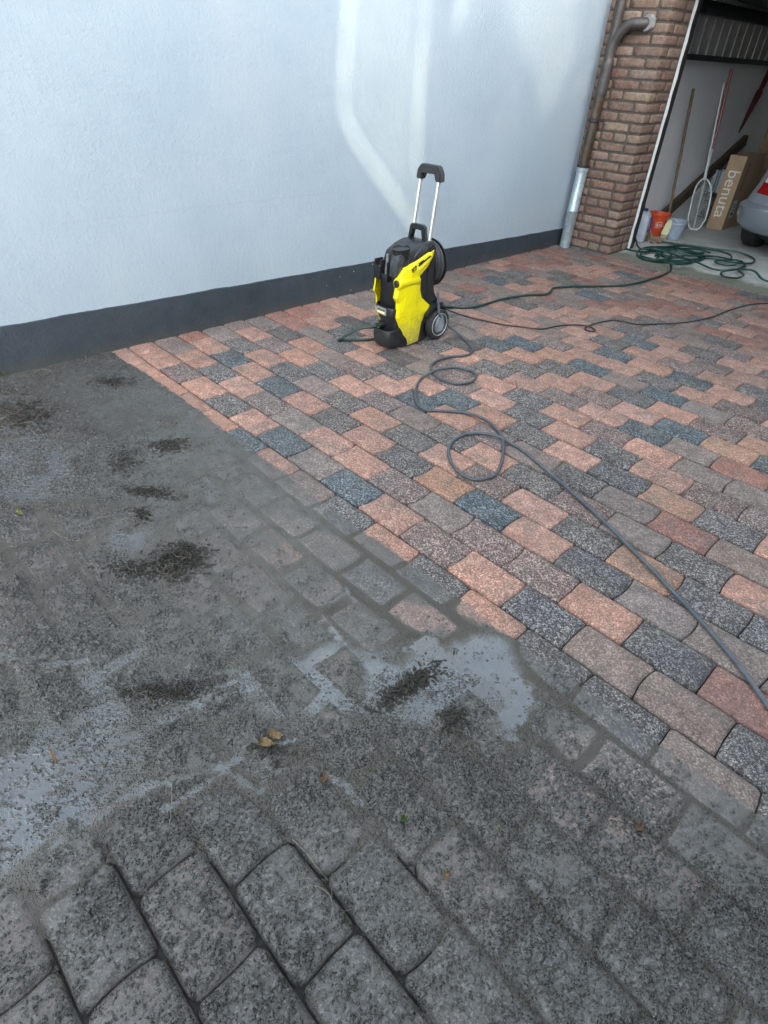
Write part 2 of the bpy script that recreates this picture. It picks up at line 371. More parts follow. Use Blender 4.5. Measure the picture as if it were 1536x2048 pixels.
def build_paving():
    du = np.array([0, .0012, .003, .006, .010, .016, .024]) 
    Vs = []; Fs = []; C = []; FX = []; off = 0
    for k in range(-28, 15):
        o = 0 if k % 2 == 0 else .5
        yc = -(k + .5) * W
        for j in range(-9, 13):
            x0 = (j + o) * U; x1 = x0 + U
            xw = wall_x(yc) - .03
            if x1 < xw - .1 or x0 > 2.75 or yc > 4.40: continue
            near = yc < 1.5
            e = du if near else du[[0, 1, 3, 4, 6]]
            nu = 22 if near else 8; nv = 15 if near else 6
            mid = np.linspace(e[-1], U - e[-1], nu)[1:-1]; su = np.concatenate([e, mid, (U - e)[::-1]]) / U
            mid = np.linspace(e[-1], W - e[-1], nv)[1:-1]; sv = np.concatenate([e, mid, (W - e)[::-1]]) / W
            a0 = float(jshift(np.array(float(k)), np.array(float(j)))); a1 = float(jshift(np.array(float(k)), np.array(float(j + 1))))
            S, V = np.meshgrid(su, sv); bow = np.sin(np.pi * V)
            gp = .0018
            Xl = a0 * bow + gp; Xr = U + a1 * bow - gp
            lx = Xl + (Xr - Xl) * S; ly = gp + (W - 2 * gp) * V
            # corner rounding
            rc = .011 + .009 * (k > 2)
            cx = np.where(S < .5, lx - Xl, Xr - lx); cy = np.minimum(V, 1 - V) * (W - 2 * gp)
            qx = np.maximum(rc - cx, 0); qy = np.maximum(rc - cy, 0); q = np.sqrt(qx * qx + qy * qy)
            mx = np.maximum(qx, qy); f = np.where(q > 1e-6, mx / np.maximum(q, 1e-6), 1)
            f = 1 - (1 - f) * 1.0
            lx = np.where(S < .5, Xl + rc - qx * f, Xr - rc + qx * f) * (qx > 0) + lx * (qx <= 0)
            ly2 = np.where(V < .5, gp + rc - qy * f, W - gp - rc + qy * f); ly = np.where(qy > 0, ly2, ly)
            X = x0 + lx; Y = -(k * W + ly)
            X = X + .0022 * fbm(X, Y, 22, 2, 3) * (1 - 0 * S); Y = Y + .0022 * fbm(X, Y, 22, 2, 4)
            z, d = paver_z(np.full_like(X, k), V, lx / U, np.full_like(X, a0), np.full_like(X, a1), np.full_like(X, j))
            z = z + .0012 * fbm(X, Y, 35, 3, 8) + (.0006 * fbm(X, Y, 220, 2, 9) if near else 0)
            # side skirt
            top = np.stack([X, Y, z], -1)
            n0, n1 = X.shape
            ring = [(0, i) for i in range(n1)] + [(i, n1 - 1) for i in range(1, n0)] + [(n0 - 1, i) for i in range(n1 - 2, -1, -1)] + [(i, 0) for i in range(n0 - 2, 0, -1)]
            ri = np.array([a * n1 + b for a, b in ring])
            T = top.reshape(-1, 3); sk = T[ri].copy(); sk[:, 2] -= .02
            idx = np.arange(n0 * n1).reshape(n0, n1)
            F = np.stack([idx[:-1, :-1], idx[1:, :-1], idx[1:, 1:], idx[:-1, 1:]], -1).reshape(-1, 4)
            nr = len(ri); si = n0 * n1 + np.arange(nr)
            Fr = np.stack([ri, np.roll(ri, -1), np.roll(si, -1), si], -1)
            VV = np.concatenate([T, sk]); Vs.append(VV); Fs.append(np.concatenate([F, Fr]) + off); off += len(VV)
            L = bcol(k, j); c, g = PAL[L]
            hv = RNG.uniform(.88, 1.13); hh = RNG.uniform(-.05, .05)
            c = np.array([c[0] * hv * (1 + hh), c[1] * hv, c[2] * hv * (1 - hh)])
            c = c * (1 - .28 * min(1, max(0, (-8 - k) / 12)))  # shade of the house painted into the tone, darker row by row towards the garage
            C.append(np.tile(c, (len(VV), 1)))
            xx, yy = VV[:, 0], VV[:, 1]
            bd = boundary(xx)
            mud = ss(.004, -.012, yy - bd)
            half = .35 * ss(-.42, -.20, yy) * 0
            dirtv = mud * np.clip(.93 - .45 * ss(-.75, -.3, yy) * ss(-.2, .15, xx) * ss(-.02, .12, fbm(xx, yy, 7, 3, 44)), 0, 1)
            light = .30 * ss(.02, .25, fbm(xx, yy, 5, 3, 31)) * ss(.9, .0, yy)
            wetv = np.clip(mud * .95 + .28 * (fbm(xx, yy, 2, 2, 33) + .3) * (1 - mud) + .25 * ss(1.6, 3.6, yy), 0, 1)
            FX.append(np.stack([np.full(len(VV), g + RNG.uniform(-.08, .08)).clip(0, 1), wetv, np.clip(dirtv + light * (1 - mud), 0, 1)], -1))
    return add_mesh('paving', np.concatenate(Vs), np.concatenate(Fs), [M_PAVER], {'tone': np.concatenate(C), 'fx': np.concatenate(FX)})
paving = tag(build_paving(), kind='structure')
paving['label'] = 'red and grey rectangular pavers in running bond, cleaned beyond the mud'

# sand bed that shows in the joints, and the ground beyond
m_sand = simple('joint_sand', (.035, .03, .026), .9, var=.5, scale=60, bump=.6, bscale=300, bdist=.002)
bm = bmesh.new(); bmesh.ops.create_grid(bm, x_segments=2, y_segments=2, size=1)
for v in bm.verts: v.co = Vector((.45 + v.co.x * 2.4, 1.05 + v.co.y * 3.34, -.024))
obj('joint_bed', bm, m_sand).__setitem__('kind', 'structure')
bm = bmesh.new(); bmesh.ops.create_grid(bm, x_segments=2, y_segments=2, size=600)
for v in bm.verts: v.co.z = -.04
obj('ground', bm, simple('ground_far', (.12, .10, .09), .9, var=.3, scale=8, bump=.5, bscale=60, bdist=.004)).__setitem__('kind', 'structure')

# ---------------------------------------------------------------- mud sheet
m = NB('mud')
fx = m.n('ShaderNodeAttribute'); fx.attribute_name = 'fx'
sep = m.n('ShaderNodeSeparateColor'); m.l(fx.outputs['Color'], sep.inputs[0])
slur, lump, brown = sep.outputs
n1 = m.noise(26, 6, .7); n2 = m.noise(190, 5, .7); n3 = m.noise(4, 4)
film = m.mix(m.ramp(n1.outputs[0], [(.3, 0), (.7, 1)]), (.038, .035, .026), (.112, .105, .086))
film = m.mix(m.ramp(n3.outputs[0], [(.45, 0), (.7, .5)]), film, (.085, .074, .052))
film = m.mix(slur, film, m.mix(m.ramp(n3.outputs[0], [(.35, 0), (.65, 1)]), (.078, .086, .092), (.118, .127, .133)))
film = m.mix(m.math('MULTIPLY', brown, m.ramp(n1.outputs[0], [(.3, .4), (.7, 1)])), film, (.034, .025, .013))
lc = m.mix(m.ramp(n2.outputs[0], [(.35, 0), (.65, 1)]), (.045, .044, .040), (.112, .110, .103))
col = m.mix(lump, film, lc)
v3 = m.voro(120); dd = m.math('MULTIPLY', m.ramp(v3.outputs['Distance'], [(.09, 1), (.13, 0)]), m.ramp(m.noise(60, 2).outputs[0], [(.52, 0), (.56, 1)]))
col = m.mix(m.math('MULTIPLY', m.math('MULTIPLY', dd, .7), m.math('SUBTRACT', 1.0, slur)), col, (.5, .5, .46))
rough = m.mix(slur, m.mix(lump, m.ramp(n1.outputs[0], [(.3, .26), (.7, .5)]), .20), m.ramp(n1.outputs[0], [(.3, .05), (.7, .16)]))
da = m.n('ShaderNodeAttribute'); da.attribute_name = 'dens'; dsep = m.n('ShaderNodeSeparateColor'); m.l(da.outputs['Color'], dsep.inputs[0])
wv_ = m.n('ShaderNodeVectorMath'); wv_.operation = 'MULTIPLY_ADD'; m.l(m.noise(120, 3).outputs['Color'], wv_.inputs[0]); wv_.inputs[1].default_value = (.006, .006, .006); m.l(m.co(), wv_.inputs[2])
gv = m.voro(210, wv_.outputs[0]); gb = m.ramp(gv.outputs['Distance'], [(.1, 1), (.55, 0)])
gcol = m.n('ShaderNodeSeparateColor'); m.l(gv.outputs['Color'], gcol.inputs[0])
gm = m.math('MULTIPLY', m.math('MULTIPLY', gb, m.ramp(gcol.outputs[0], [(.3, 0), (.5, 1)])), m.math('MULTIPLY', m.math('ADD', dsep.outputs[0], .12), 1.4))
nb = m.bump(m.math('MULTIPLY', n2.outputs[0], m.math('SUBTRACT', 1.05, slur)), .95, .0045)
col = m.mix(dsep.outputs[1], col, m.mix(m.ramp(n2.outputs[0], [(.35, 0), (.7, 1)]), (.018, .016, .012), (.075, .064, .048)))
nb = m.bump(m.math('MULTIPLY', gm, m.math('SUBTRACT', 1.0, m.math('MULTIPLY', slur, .7))), 1.0, .0065, nb)
col = m.mix(m.math('MULTIPLY', gm, m.math('SUBTRACT', .75, m.math('MULTIPLY', slur, .5)), True), col, m.mix(gcol.outputs[1], (.022, .021, .018), (.125, .121, .112)))
M_MUD = m.out(col, rough, nb, spec=.85)
def build_mud():
    xs = np.arange(-1.87, 2.25, .0033)
    ys = np.concatenate([np.arange(-2.2, -1.9, .006), np.arange(-1.9, -.17, .0033)])
    X, Y = np.meshgrid(xs, ys)
    # keep only what the view can reach (with a margin), real extent otherwise coarse
    zb, d = paver_field(X, Y)
    L, D = mudfield(X, Y)
    L = L * .001
    for line, wpx, lev in STREAMS:
        gs = [G(*p_) for p_ in line]; dm = np.full_like(X, 9.); 
        for a_, b_ in zip(gs[:-1], gs[1:]):
            ex, ey = b_[0] - a_[0], b_[1] - a_[1]; tt = np.clip(((X - a_[0]) * ex + (Y - a_[1]) * ey) / (ex * ex + ey * ey), 0, 1)
            dep_ = (RC @ ((a_ + b_) / 2 - CAM))[2] / FPX
            dm = np.minimum(dm, np.hypot(X - a_[0] - tt * ex, Y - a_[1] - tt * ey) / (wpx * dep_ * .6))
        dm = dm + 2.4 * fbm(X, Y, 13, 3, 88) + 1.2 * fbm(X, Y, 45, 3, 89) + .25
        L = np.maximum(L, np.where(dm < 2.2, lev * .0007 - .0022 * np.maximum(dm - .5, 0), -1)); D = D * (.5 + .5 * ss(.4, 1.3, dm))
    bd = boundary(X)
    # level with slow swells, so the film thins and thickens
    L = L + .0015 * fbm(X, Y, 5, 4, 12) + .0009 * fbm(X, Y, 30, 3, 13)
    warpx = X + .007 * fbm(X, Y, 80, 2, 61); warpy = Y + .007 * fbm(X, Y, 80, 2, 62)
    Dm = np.clip(D * (1.0 + 2.2 * fbm(X, Y, 7, 3, 71)) + .8 * fbm(X, Y, 22, 2, 72) * (D > .03), 0, .95)
    g = 1.35 * bumps(warpx, warpy, .0080, Dm, 100) + .6 * bumps(warpx, warpy, .012, Dm * .55, 120) + .85 * bumps(warpx + .3, warpy, .019, np.clip(Dm - .25, 0, 1) * .42, 140)
    worm = np.maximum(0, .06 - np.abs(fbm(warpx, warpy, 62, 2, 301))) * .085 * np.clip(Dm * 1.5 + .1, 0, 1)
    g = np.maximum(g * (.6 + 1.3 * vnoise(X * 45, Y * 45, 77)), worm)
    wetch = ss(.0002, .0012, L - zb)
    thick = ss(.0022, .0034, L)
    g = g * (1 - wetch * (.82 - .45 * ss(.0008, .002, L))) * np.where(L < zb, .4 + .6 * ss(.001, .006, d), 1.0)
    moss = np.zeros_like(X)
    for cpx, cpy, rx, ry, rot, hh in CLUMPS:
        q = G(cpx, cpy); dep_ = (RC @ (q - CAM))[2] / FPX
        qa = G(cpx + rx * math.cos(rot), cpy + rx * math.sin(rot)) - q; qb = G(cpx - ry * math.sin(rot), cpy + ry * math.cos(rot)) - q
        Mi = np.linalg.inv(np.array([[qa[0], qb[0]], [qa[1], qb[1]]]))
        uu = Mi[0, 0] * (X - q[0]) + Mi[0, 1] * (Y - q[1]); vv_ = Mi[1, 0] * (X - q[0]) + Mi[1, 1] * (Y - q[1])
        rr = np.sqrt(uu * uu + vv_ * vv_)
        mk = np.clip(1.15 - rr + 2.4 * fbm(X, Y, 28, 4, int(cpx)), 0, 1) * (rr < 2.2)
        moss = np.maximum(moss, mk * hh)
    g = g + moss * (.003 + .036 * np.maximum(0, fbm(warpx, warpy, 130, 3, 401) + .12) + .010 * np.maximum(0, fbm(X, Y, 40, 2, 402) + .1))
    # grains sit on whichever is higher, paver or slurry
    base = np.maximum(zb - .0006 + .0010 * fbm(X, Y, 90, 3, 15) * 0, L)
    film = np.where(L > zb, L, np.where(g > .0004, zb - .0004, np.maximum(L, zb - .0012 + .0019 * (fbm(X, Y, 55, 3, 16) + .15 * (D > .02) * D))))
    z = film + g * np.where(L > zb + .0012, .72, 1.0)
    z = z - .03 * ss(.0030, .0005, d) * (L < zb) * ss(-.008, -.014, L)
    # shore line
    edge = Y - bd
    z = z - .02 * ss(-.004, .012, edge) - .0012 * ss(-.03, 0, edge)
    gapd = np.clip(z - zb, -1, 1)
    slur = ss(.0004, .0016, L - zb) * ss(.0014, .0004, g) * ss(-.0006, .0010, L + .0006 * 0)
    dep = ss(-.001, .0020, L); slur = slur * (.5 + .5 * dep) * (1 - .62 * ss(-.93, -.80, Y) * ss(.35, .1, X))
    lump = ss(.0006, .0026, g)
    # brownish water in the joints of the lower right and a few spots further up
    br = ss(.25, .8, X + .35 * Y + .25 + .5 * fbm(X, Y, 2, 2, 81)) * ss(.0, .002, L - zb) * ss(-.001, -.0028, L * 1 - 0) + .5 * ss(.08, .2, fbm(X, Y, 3.2, 3, 83))
    br = np.clip(br + .95 * ss(.0002, .0010, L - zb) * ss(.25, .7, X + .2 * Y) * ss(.0008, -.0006, L) , 0, 1)
    keep = (Y < .1)
    V = np.stack([X, Y, z], -1).reshape(-1, 3)
    ny, nx = X.shape; idx = np.arange(nx * ny).reshape(ny, nx)
    F = np.stack([idx[:-1, :-1], idx[:-1, 1:], idx[1:, 1:], idx[1:, :-1]], -1).reshape(-1, 4)
    A = np.stack([slur, lump, br], -1).reshape(-1, 3)
    global MZ; MZ = (xs, ys, np.maximum(z, zb))
    A2 = np.stack([Dm, ss(.25, .5, moss + .9 * fbm(X, Y, 90, 3, 777)), Dm * 0], -1).reshape(-1, 3)
    # drop quads wholly hidden well below the pavers
    low = (gapd < -.004) & (d > 0.002)
    lowq = low.reshape(-1)[F].all(1) | (wall_x(Y) - .03 > X).reshape(-1)[F].all(1)
    F = F[~lowq]
    used = np.zeros(len(V), bool); used[F.ravel()] = True; remap = np.cumsum(used) - 1
    return add_mesh('mud', V[used], remap[F], [M_MUD], {'fx': A[used], 'dens': A2[used]})
mud = tag(build_mud(), 'wet grey mud and grit washed over the pavers in the foreground', kind='stuff')
mud['category'] = 'mud'

# ---------------------------------------------------------------- house wall
def strip_wall():
    t = thing('house_wall', (wall_x(1.8), 1.8, 0), 'pale blue-white rendered house wall with dark grey painted base, left of the garage', 'wall')
    m = NB('render')
    n1 = m.noise(160, 6, .75); n2 = m.noise(45, 4, .6); n3 = m.noise(1.6, 4)
    # long trowel scratches: noise stretched along z
    mp = m.n('ShaderNodeMapping'); mp.inputs['Scale'].default_value = (1, 30, 3.5); m.l(m.co(), mp.inputs[0]); n4 = m.noise(2.0, 4, .6, mp.outputs[0])
    c = m.mix(m.ramp(n3.outputs[0], [(.3, 0), (.7, 1)]), (.31, .395, .465), (.36, .445, .51))
    c = m.mix(m.ramp(n2.outputs[0], [(.2, .5), (.38, 0)]), c, (.40, .43, .47))
    st = m.noise(3.2, 5, .65)
    c = m.mix(m.ramp(st.outputs[0], [(.56, 0), (.8, .28)]), c, (.40, .42, .42))
    v = m.voro(9); pit = m.ramp(v.outputs['Distance'], [(.02, 1), (.035, 0)]); c = m.mix(m.math('MULTIPLY', pit, .55), c, (.22, .23, .24))
    # the faint line of an old repair, at a fixed height of the wall
    sx = m.n('ShaderNodeSeparateXYZ'); m.l(m.co(), sx.inputs[0])
    ln = m.math('ADD', sx.outputs[2], m.math('MULTIPLY', m.math('SUBTRACT', m.noise(7, 5, .6).outputs[0], .5), .035))
    ln = m.math('ABSOLUTE', m.math('SUBTRACT', ln, .694)); line = m.ramp(ln, [(.0, 1), (.0055, 0)])
    yr = m.math('MULTIPLY', m.ramp(m.math('MULTIPLY', m.math('ADD', sx.outputs[1], 2.0), .25), [(.38, 0), (.42, 1), (.80, 1), (.9, 0)]), line)
    c = m.mix(m.math('MULTIPLY', yr, .28), c, (.30, .34, .40))
    spz = m.ramp(m.math('ADD', sx.outputs[2], m.math('MULTIPLY', m.math('SUBTRACT', m.noise(6, 6, .8).outputs[0], .5), .9)), [(.12, .8), (.62, 0)])
    sv = m.voro(95); c = m.mix(m.math('MULTIPLY', m.math('MULTIPLY', m.ramp(sv.outputs['Distance'], [(.10, 1), (.2, 0)]), spz), m.ramp(m.noise(21, 4, .7).outputs[0], [(.5, 0), (.6, 1)])), c, (.16, .16, .15))
    c = m.mix(m.math('MULTIPLY', spz, .16), c, (.26, .27, .25))
    h = m.math('ADD', m.math('MULTIPLY', n1.outputs[0], .7), m.math('ADD', m.math('MULTIPLY', n2.outputs[0], .8), m.math('MULTIPLY', n4.outputs[0], .35)))
    mr = m.out(c, .85, m.bump(h, .8, .006), spec=.3)
    ya, yb = -.76, 4.36
    ny = 300; Y = np.linspace(ya, yb, ny)
    top = .254 - (Y - ya) / (yb - ya) * .111 + .008 * fbm(Y, Y * 0, 9, 4, 51) + .002 * (fbm(Y, Y * 0, 3, 2, 52) > .17)
    # render (upper part)
    bm = bmesh.new()
    zs = [0.0, .15, 1.2, 2.6, 4.6]
    vs = []
    for i, y in enumerate(Y):
        x = wall_x(y)
        row = [bm.verts.new((x, y, top[i] - .02 if k_ == 0 else max(z, top[i] + .001 * k_))) for k_, z in enumerate(zs)]
        row += [bm.verts.new((x - .25, y, 4.6)), bm.verts.new((x - .25, y, 0))]
        vs.append(row)
    for a, b in zip(vs[:-1], vs[1:]):
        for q in range(len(a)):
            bm.faces.new((a[q], b[q], b[(q + 1) % len(a)], a[(q + 1) % len(a)]))
    bm.faces.new(vs[0]); bm.faces.new(list(reversed(vs[-1])))
    obj('render_coat', bm, mr, t)
    m = NB('plinth_paint')
    n1 = m.noise(70, 5, .7); n2 = m.noise(9, 4); 
    c = m.mix(m.ramp(n2.outputs[0], [(.3, 0), (.7, 1)]), (.024, .035, .046), (.038, .052, .065))
    v = m.voro(16); ch = m.math('MULTIPLY', m.ramp(v.outputs['Distance'], [(.05, 1), (.085, 0)]), m.ramp(m.noise(5, 3).outputs[0], [(.56, 0), (.6, 1)]))
    c = m.mix(m.math('MULTIPLY', ch, .9), c, (.55, .58, .6))
    sx = m.n('ShaderNodeSeparateXYZ'); m.l(m.co(), sx.inputs[0])
    gz = m.ramp(m.math('ADD', sx.outputs[2], m.math('MULTIPLY', m.math('SUBTRACT', m.noise(14, 6, .7).outputs[0], .5), .22)), [(.0, .55), (.07, 0)])
    c = m.mix(gz, c, (.062, .062, .054))
    mp_ = m.out(c, m.ramp(n1.outputs[0], [(.3, .45), (.7, .7)]), m.bump(n1.outputs[0], .7, .008), spec=.4)
    bm = bmesh.new(); vs = []
    Y2 = np.concatenate([[-1.9, -1.4, -1.0, -.8], Y]); T2 = np.concatenate([[.262, .26, .257, .255], top])
    for y, tp in zip(Y2, T2):
        x = wall_x(y); dz = .012 + .002 * math.sin(y * 9)
        vs.append([bm.verts.new((x + .012, y, -.03)), bm.verts.new((x + .010, y, tp * .5)), bm.verts.new((x + .007, y, tp - .004)), bm.verts.new((x + .0035, y, tp)), bm.verts.new((x - .1, y, tp + .0005)), bm.verts.new((x - .1, y, -.03))])
    for a, b in zip(vs[:-1], vs[1:]):
        for q in range(6): bm.faces.new((a[q], b[q], b[(q + 1) % 6], a[(q + 1) % 6]))
    bm.faces.new(vs[0]); bm.faces.new(list(reversed(vs[-1])))
    obj('plinth', bm, mp_, t)
    # crumbled mortar line along the foot of the wall
    return t
strip_wall()

# ---------------------------------------------------------------- bricks
m = NB('facing_brick')
at = m.n('ShaderNodeAttribute'); at.attribute_name = 'tone'
n1 = m.noise(38, 5, .7); n2 = m.noise(240, 4, .7); n3 = m.noise(80, 4, .65)
c = m.mix(1.0, at.outputs['Color'], m.ramp(n1.outputs[0], [(.25, .5), (.5, 1), (.78, 1.5)]), 'MULTIPLY')
c = m.mix(m.ramp(n3.outputs[0], [(.55, 0), (.72, .6)]), c, (.33, .27, .21))
rd = m.noise(24, 4, .7); c = m.mix(m.ramp(rd.outputs[0], [(.56, 0), (.68, .5)]), c, (.17, .078, .055))
M_BRICK = m.out(c, .88, m.bump(m.math('ADD', n1.outputs[0], m.math('MULTIPLY', n2.outputs[0], .4)), .8, .005), spec=.3)
M_MORT = simple('mortar', (.075, .064, .054), .95, var=.3, scale=50, bump=.6, bscale=200, bdist=.003)
def brick_mesh(name, bricks, parent):
    Vs = []; Fs = []; C = []; off = 0
    for (x0, x1, y0, y1, z0, z1, seed) in bricks:
        bm = bmesh.new(); bmesh.ops.create_cube(bm, size=1)
        for v in bm.verts: v.co = Vector(((x0 + x1) / 2 + v.co.x * (x1 - x0), (y0 + y1) / 2 + v.co.y * (y1 - y0), (z0 + z1) / 2 + v.co.z * (z1 - z0)))
        bmesh.ops.subdivide_edges(bm, edges=bm.edges[:], cuts=4, use_grid_fill=True)
        rng = random.Random(seed)
        cx, cy, cz = (x0 + x1) / 2, (y0 + y1) / 2, (z0 + z1) / 2; hx, hy, hz = (x1 - x0) / 2, (y1 - y0) / 2, (z1 - z0) / 2
        for v in bm.verts:
            a = [abs(v.co.x - cx) / hx, abs(v.co.y - cy) / hy, abs(v.co.z - cz) / hz]
            n = sum(1 for q in a if q > .99)
            pull = .0 if n < 2 else (.0035 if n == 2 else .006)
            dr = Vector((cx, cy, cz)) - v.co; dr = Vector((math.copysign(1, dr.x) if a[0] > .99 else 0, math.copysign(1, dr.y) if a[1] > .99 else 0, math.copysign(1, dr.z) if a[2] > .99 else 0))
            v.co += dr * pull + Vector((rng.uniform(-1, 1), rng.uniform(-1, 1), rng.uniform(-1, 1))) * .0016
        V = np.array([v.co[:] for v in bm.verts]); bm.verts.index_update(); F = np.array([[v.index for v in f.verts] for f in bm.faces])
        bm.free(); Vs.append(V); Fs.append(F + off); off += len(V)
        q = rng.random(); base = (.172, .120, .094) if q < .5 else ((.205, .152, .122) if q < .74 else ((.165, .104, .082) if q < .93 else (.205, .158, .115)))
        k = rng.uniform(.85, 1.15); C.append(np.tile(np.array(base) * k, (len(V), 1)))
    o = add_mesh(name, np.concatenate(Vs), np.concatenate(Fs), [M_BRICK], {'tone': np.concatenate(C)}, smooth=True)
    o.parent = parent
    if parent.type == 'EMPTY': o.matrix_parent_inverse = Matrix.Translation(parent.location).inverted()
    return o
def pier(name, X0, X1, Y0, Y1, label, seed=1, top=3.0, flip=False, face_left=False):
    t = thing(name, ((X0 + X1) / 2, (Y0 + Y1) / 2, 0), label, 'pier')
    ch = .075; bl = .25; br = []; rng = random.Random(seed)
    k = 0
    while (k + 1) * ch < top:
        z0 = k * ch + .009; z1 = (k + 1) * ch
        # front face, running in from the corner (X1); odd courses start with a header
        x = X1; first = .115 if k % 2 else .24
        if rng.random() < .2: first = .115 if first > .2 else .24
        L = first
        br.append((x - L, x, Y0, Y0 + (.24 if L < .2 else .115), z0, z1, seed * 1000 + k * 20)); 
        used = .24 if L < .2 else .115
        x -= L + .010; i = 1
        while x > X0 + .02:
            L = .24 if rng.random() < .8 else .115
            xa = max(x - L, X0); br.append((xa, x, Y0, Y0 + .10, z0, z1, seed * 1000 + k * 20 + i)); x = xa - .010; i += 1
        y = Y0 + used + .010
        while y < Y1 - .02:
            L = .24 if used < .2 else .115
            yb_ = min(y + L, Y1); br.append((X1 - .10, X1, y, yb_, z0, z1, seed * 1000 + k * 20 + 10 + i)); y = yb_ + .010; i += 1; used = .24 - used + .115
        k += 1
    brick_mesh('brickwork', br, t)
    bm = bmesh.new(); box(bm, X0 + .005, Y0 + .006, -.03, X1 - .006, Y1 - .005, top)
    obj('mortar_bed', bm, M_MORT, t)
    return t
pier('brick_pier', -1.70, -1.150, 4.325, 4.70, 'mottled tan and red brick pier between the white wall and the garage opening', 1, 3.0)
# small strip of brick pillar past the left end of the render
t = thing('brick_wall', (-1.90, -1.2, 0), 'red brick wall end beyond the left edge of the white render', 'wall')
br = []
for k in range(4, 40):
    y = -.765
    i = 0
    while y > -2.0:
        L = .24 if (i or k % 2) else .115
        br.append((wall_x(y) - .11, wall_x(y) - .004, y - L, y, k * .075 + .009 - .03, (k + 1) * .075 - .03, 5000 + k * 9 + i)); y -= L + .01; i += 1
brick_mesh('brickwork', br, t)
bm = bmesh.new(); box(bm, -2.1, -2.0, 0, wall_x(-1.2) - .022, -.765, 2.97); obj('mortar_bed', bm, M_MORT, t)

# ---------------------------------------------------------------- garage
m_conc = NB('concrete')
n1 = m_conc.noise(3.5, 6, .65); n2 = m_conc.noise(120, 5, .7); n3 = m_conc.noise(1.3, 3)
c = m_conc.mix(m_conc.ramp(n1.outputs[0], [(.3, 0), (.7, 1)]), (.30, .31, .29), (.46, .46, .43))
sx = m_conc.n('ShaderNodeSeparateXYZ'); m_conc.l(m_conc.co(), sx.inputs[0])
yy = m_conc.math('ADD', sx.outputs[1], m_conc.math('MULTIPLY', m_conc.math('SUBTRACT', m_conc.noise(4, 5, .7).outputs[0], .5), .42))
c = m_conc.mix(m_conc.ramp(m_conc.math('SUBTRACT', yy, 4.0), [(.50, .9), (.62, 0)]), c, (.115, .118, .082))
v = m_conc.voro(2.3); c = m_conc.mix(m_conc.math('MULTIPLY', m_conc.ramp(v.outputs['Distance'], [(.10, 1), (.16, 0)]), .35), c, (.12, .11, .09))
M_CONC = m_conc.out(c, .8, m_conc.bump(n2.outputs[0], .4, .002), spec=.3)
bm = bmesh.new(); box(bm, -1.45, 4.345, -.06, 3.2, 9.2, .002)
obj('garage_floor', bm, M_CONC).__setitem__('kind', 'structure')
M_GW = NB('garage_render')
n1 = M_GW.noise(60, 5, .7); n2 = M_GW.noise(2, 4)
c = M_GW.mix(M_GW.ramp(n2.outputs[0], [(.3, 0), (.7, 1)]), (.68, .72, .76), (.76, .79, .81))
v = M_GW.noise(9, 5, .7); c = M_GW.mix(M_GW.ramp(v.outputs[0], [(.62, 0), (.75, .3)]), c, (.3, .3, .3))
M_GW = M_GW.out(c, .85, M_GW.bump(n1.outputs[0], .5, .004), spec=.3)
t = thing('garage_building', (.4, 6.8, 0), 'garage with white inner walls behind the brick pier, its door open', 'garage')
bm = bmesh.new(); box(bm, -1.72, 4.79, 0, -1.42, 9.3, 3.0); obj('side_wall', bm, M_GW, t)
bm = bmesh.new(); box(bm, -1.42, 9.0, 0, 2.2, 9.3, 3.0); obj('back_wall', bm, M_GW, t)
bm = bmesh.new(); box(bm, 2.0, 4.78, 0, 2.25, 9.0, 3.0); obj('side_wall', bm, M_GW, t)
bm = bmesh.new(); box(bm, -1.15, 4.33, 2.12, 2.0, 4.66, 3.0, 0); obj('lintel', bm, M_BRICK, t)
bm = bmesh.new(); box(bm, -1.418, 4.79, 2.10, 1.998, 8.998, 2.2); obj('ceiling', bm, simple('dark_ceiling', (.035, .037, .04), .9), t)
pier('brick_pier', 1.55, 2.1, 4.325, 4.70, 'brick pier on the right side of the garage opening, outside the picture', 2, 3.0)
# roof slab over it
# door frame : white edge strip + dark rubber
f = thing('garage_door_frame', (-1.17, 4.74, 0), 'thin white door frame edge running up the brick pier at the garage opening', 'door frame')
bm = bmesh.new()
pts = []
for i in range(36):
    z = i * .06; x = -1.138 + .0035 * math.sin(i * 1.7) * (i % 2)
    pts.append((x, z))
poly = [( -1.20, 0), (-1.20, 2.1)] + [(a, b) for a, b in reversed(pts)]
prism(bm, poly, 1, 4.702, 4.716); obj('trim', bm, simple('white_paint', (.72, .76, .76), .5, var=.08), f)
bm = bmesh.new(); box(bm, -1.42, 4.718, 0, -1.142, 4.80, 2.1); obj('seal', bm, simple('black_rubber', (.012, .013, .015), .6), f)
# drain
m_dr = simple('drain_metal', (.13, .13, .11), .6, var=.4, scale=40)
d = thing('drain_channel', (.3, 4.31, 0), 'slotted drain channel across the garage entrance', 'drain')
bm = bmesh.new()
x = -1.13
box(bm, -1.14, 4.285, -.02, 2.0, 4.293, .003); box(bm, -1.14, 4.335, -.02, 2.0, 4.343, .003)
while x < 2.0:
    box(bm, x, 4.293, -.008, x + .018, 4.335, .0015); x += .034
obj('grate', bm, m_dr, d)
bm = bmesh.new(); box(bm, -1.14, 4.293, -.06, 2.0, 4.335, -.03); obj('trough', bm, simple('drain_dark', (.006, .006, .006), .8), d)

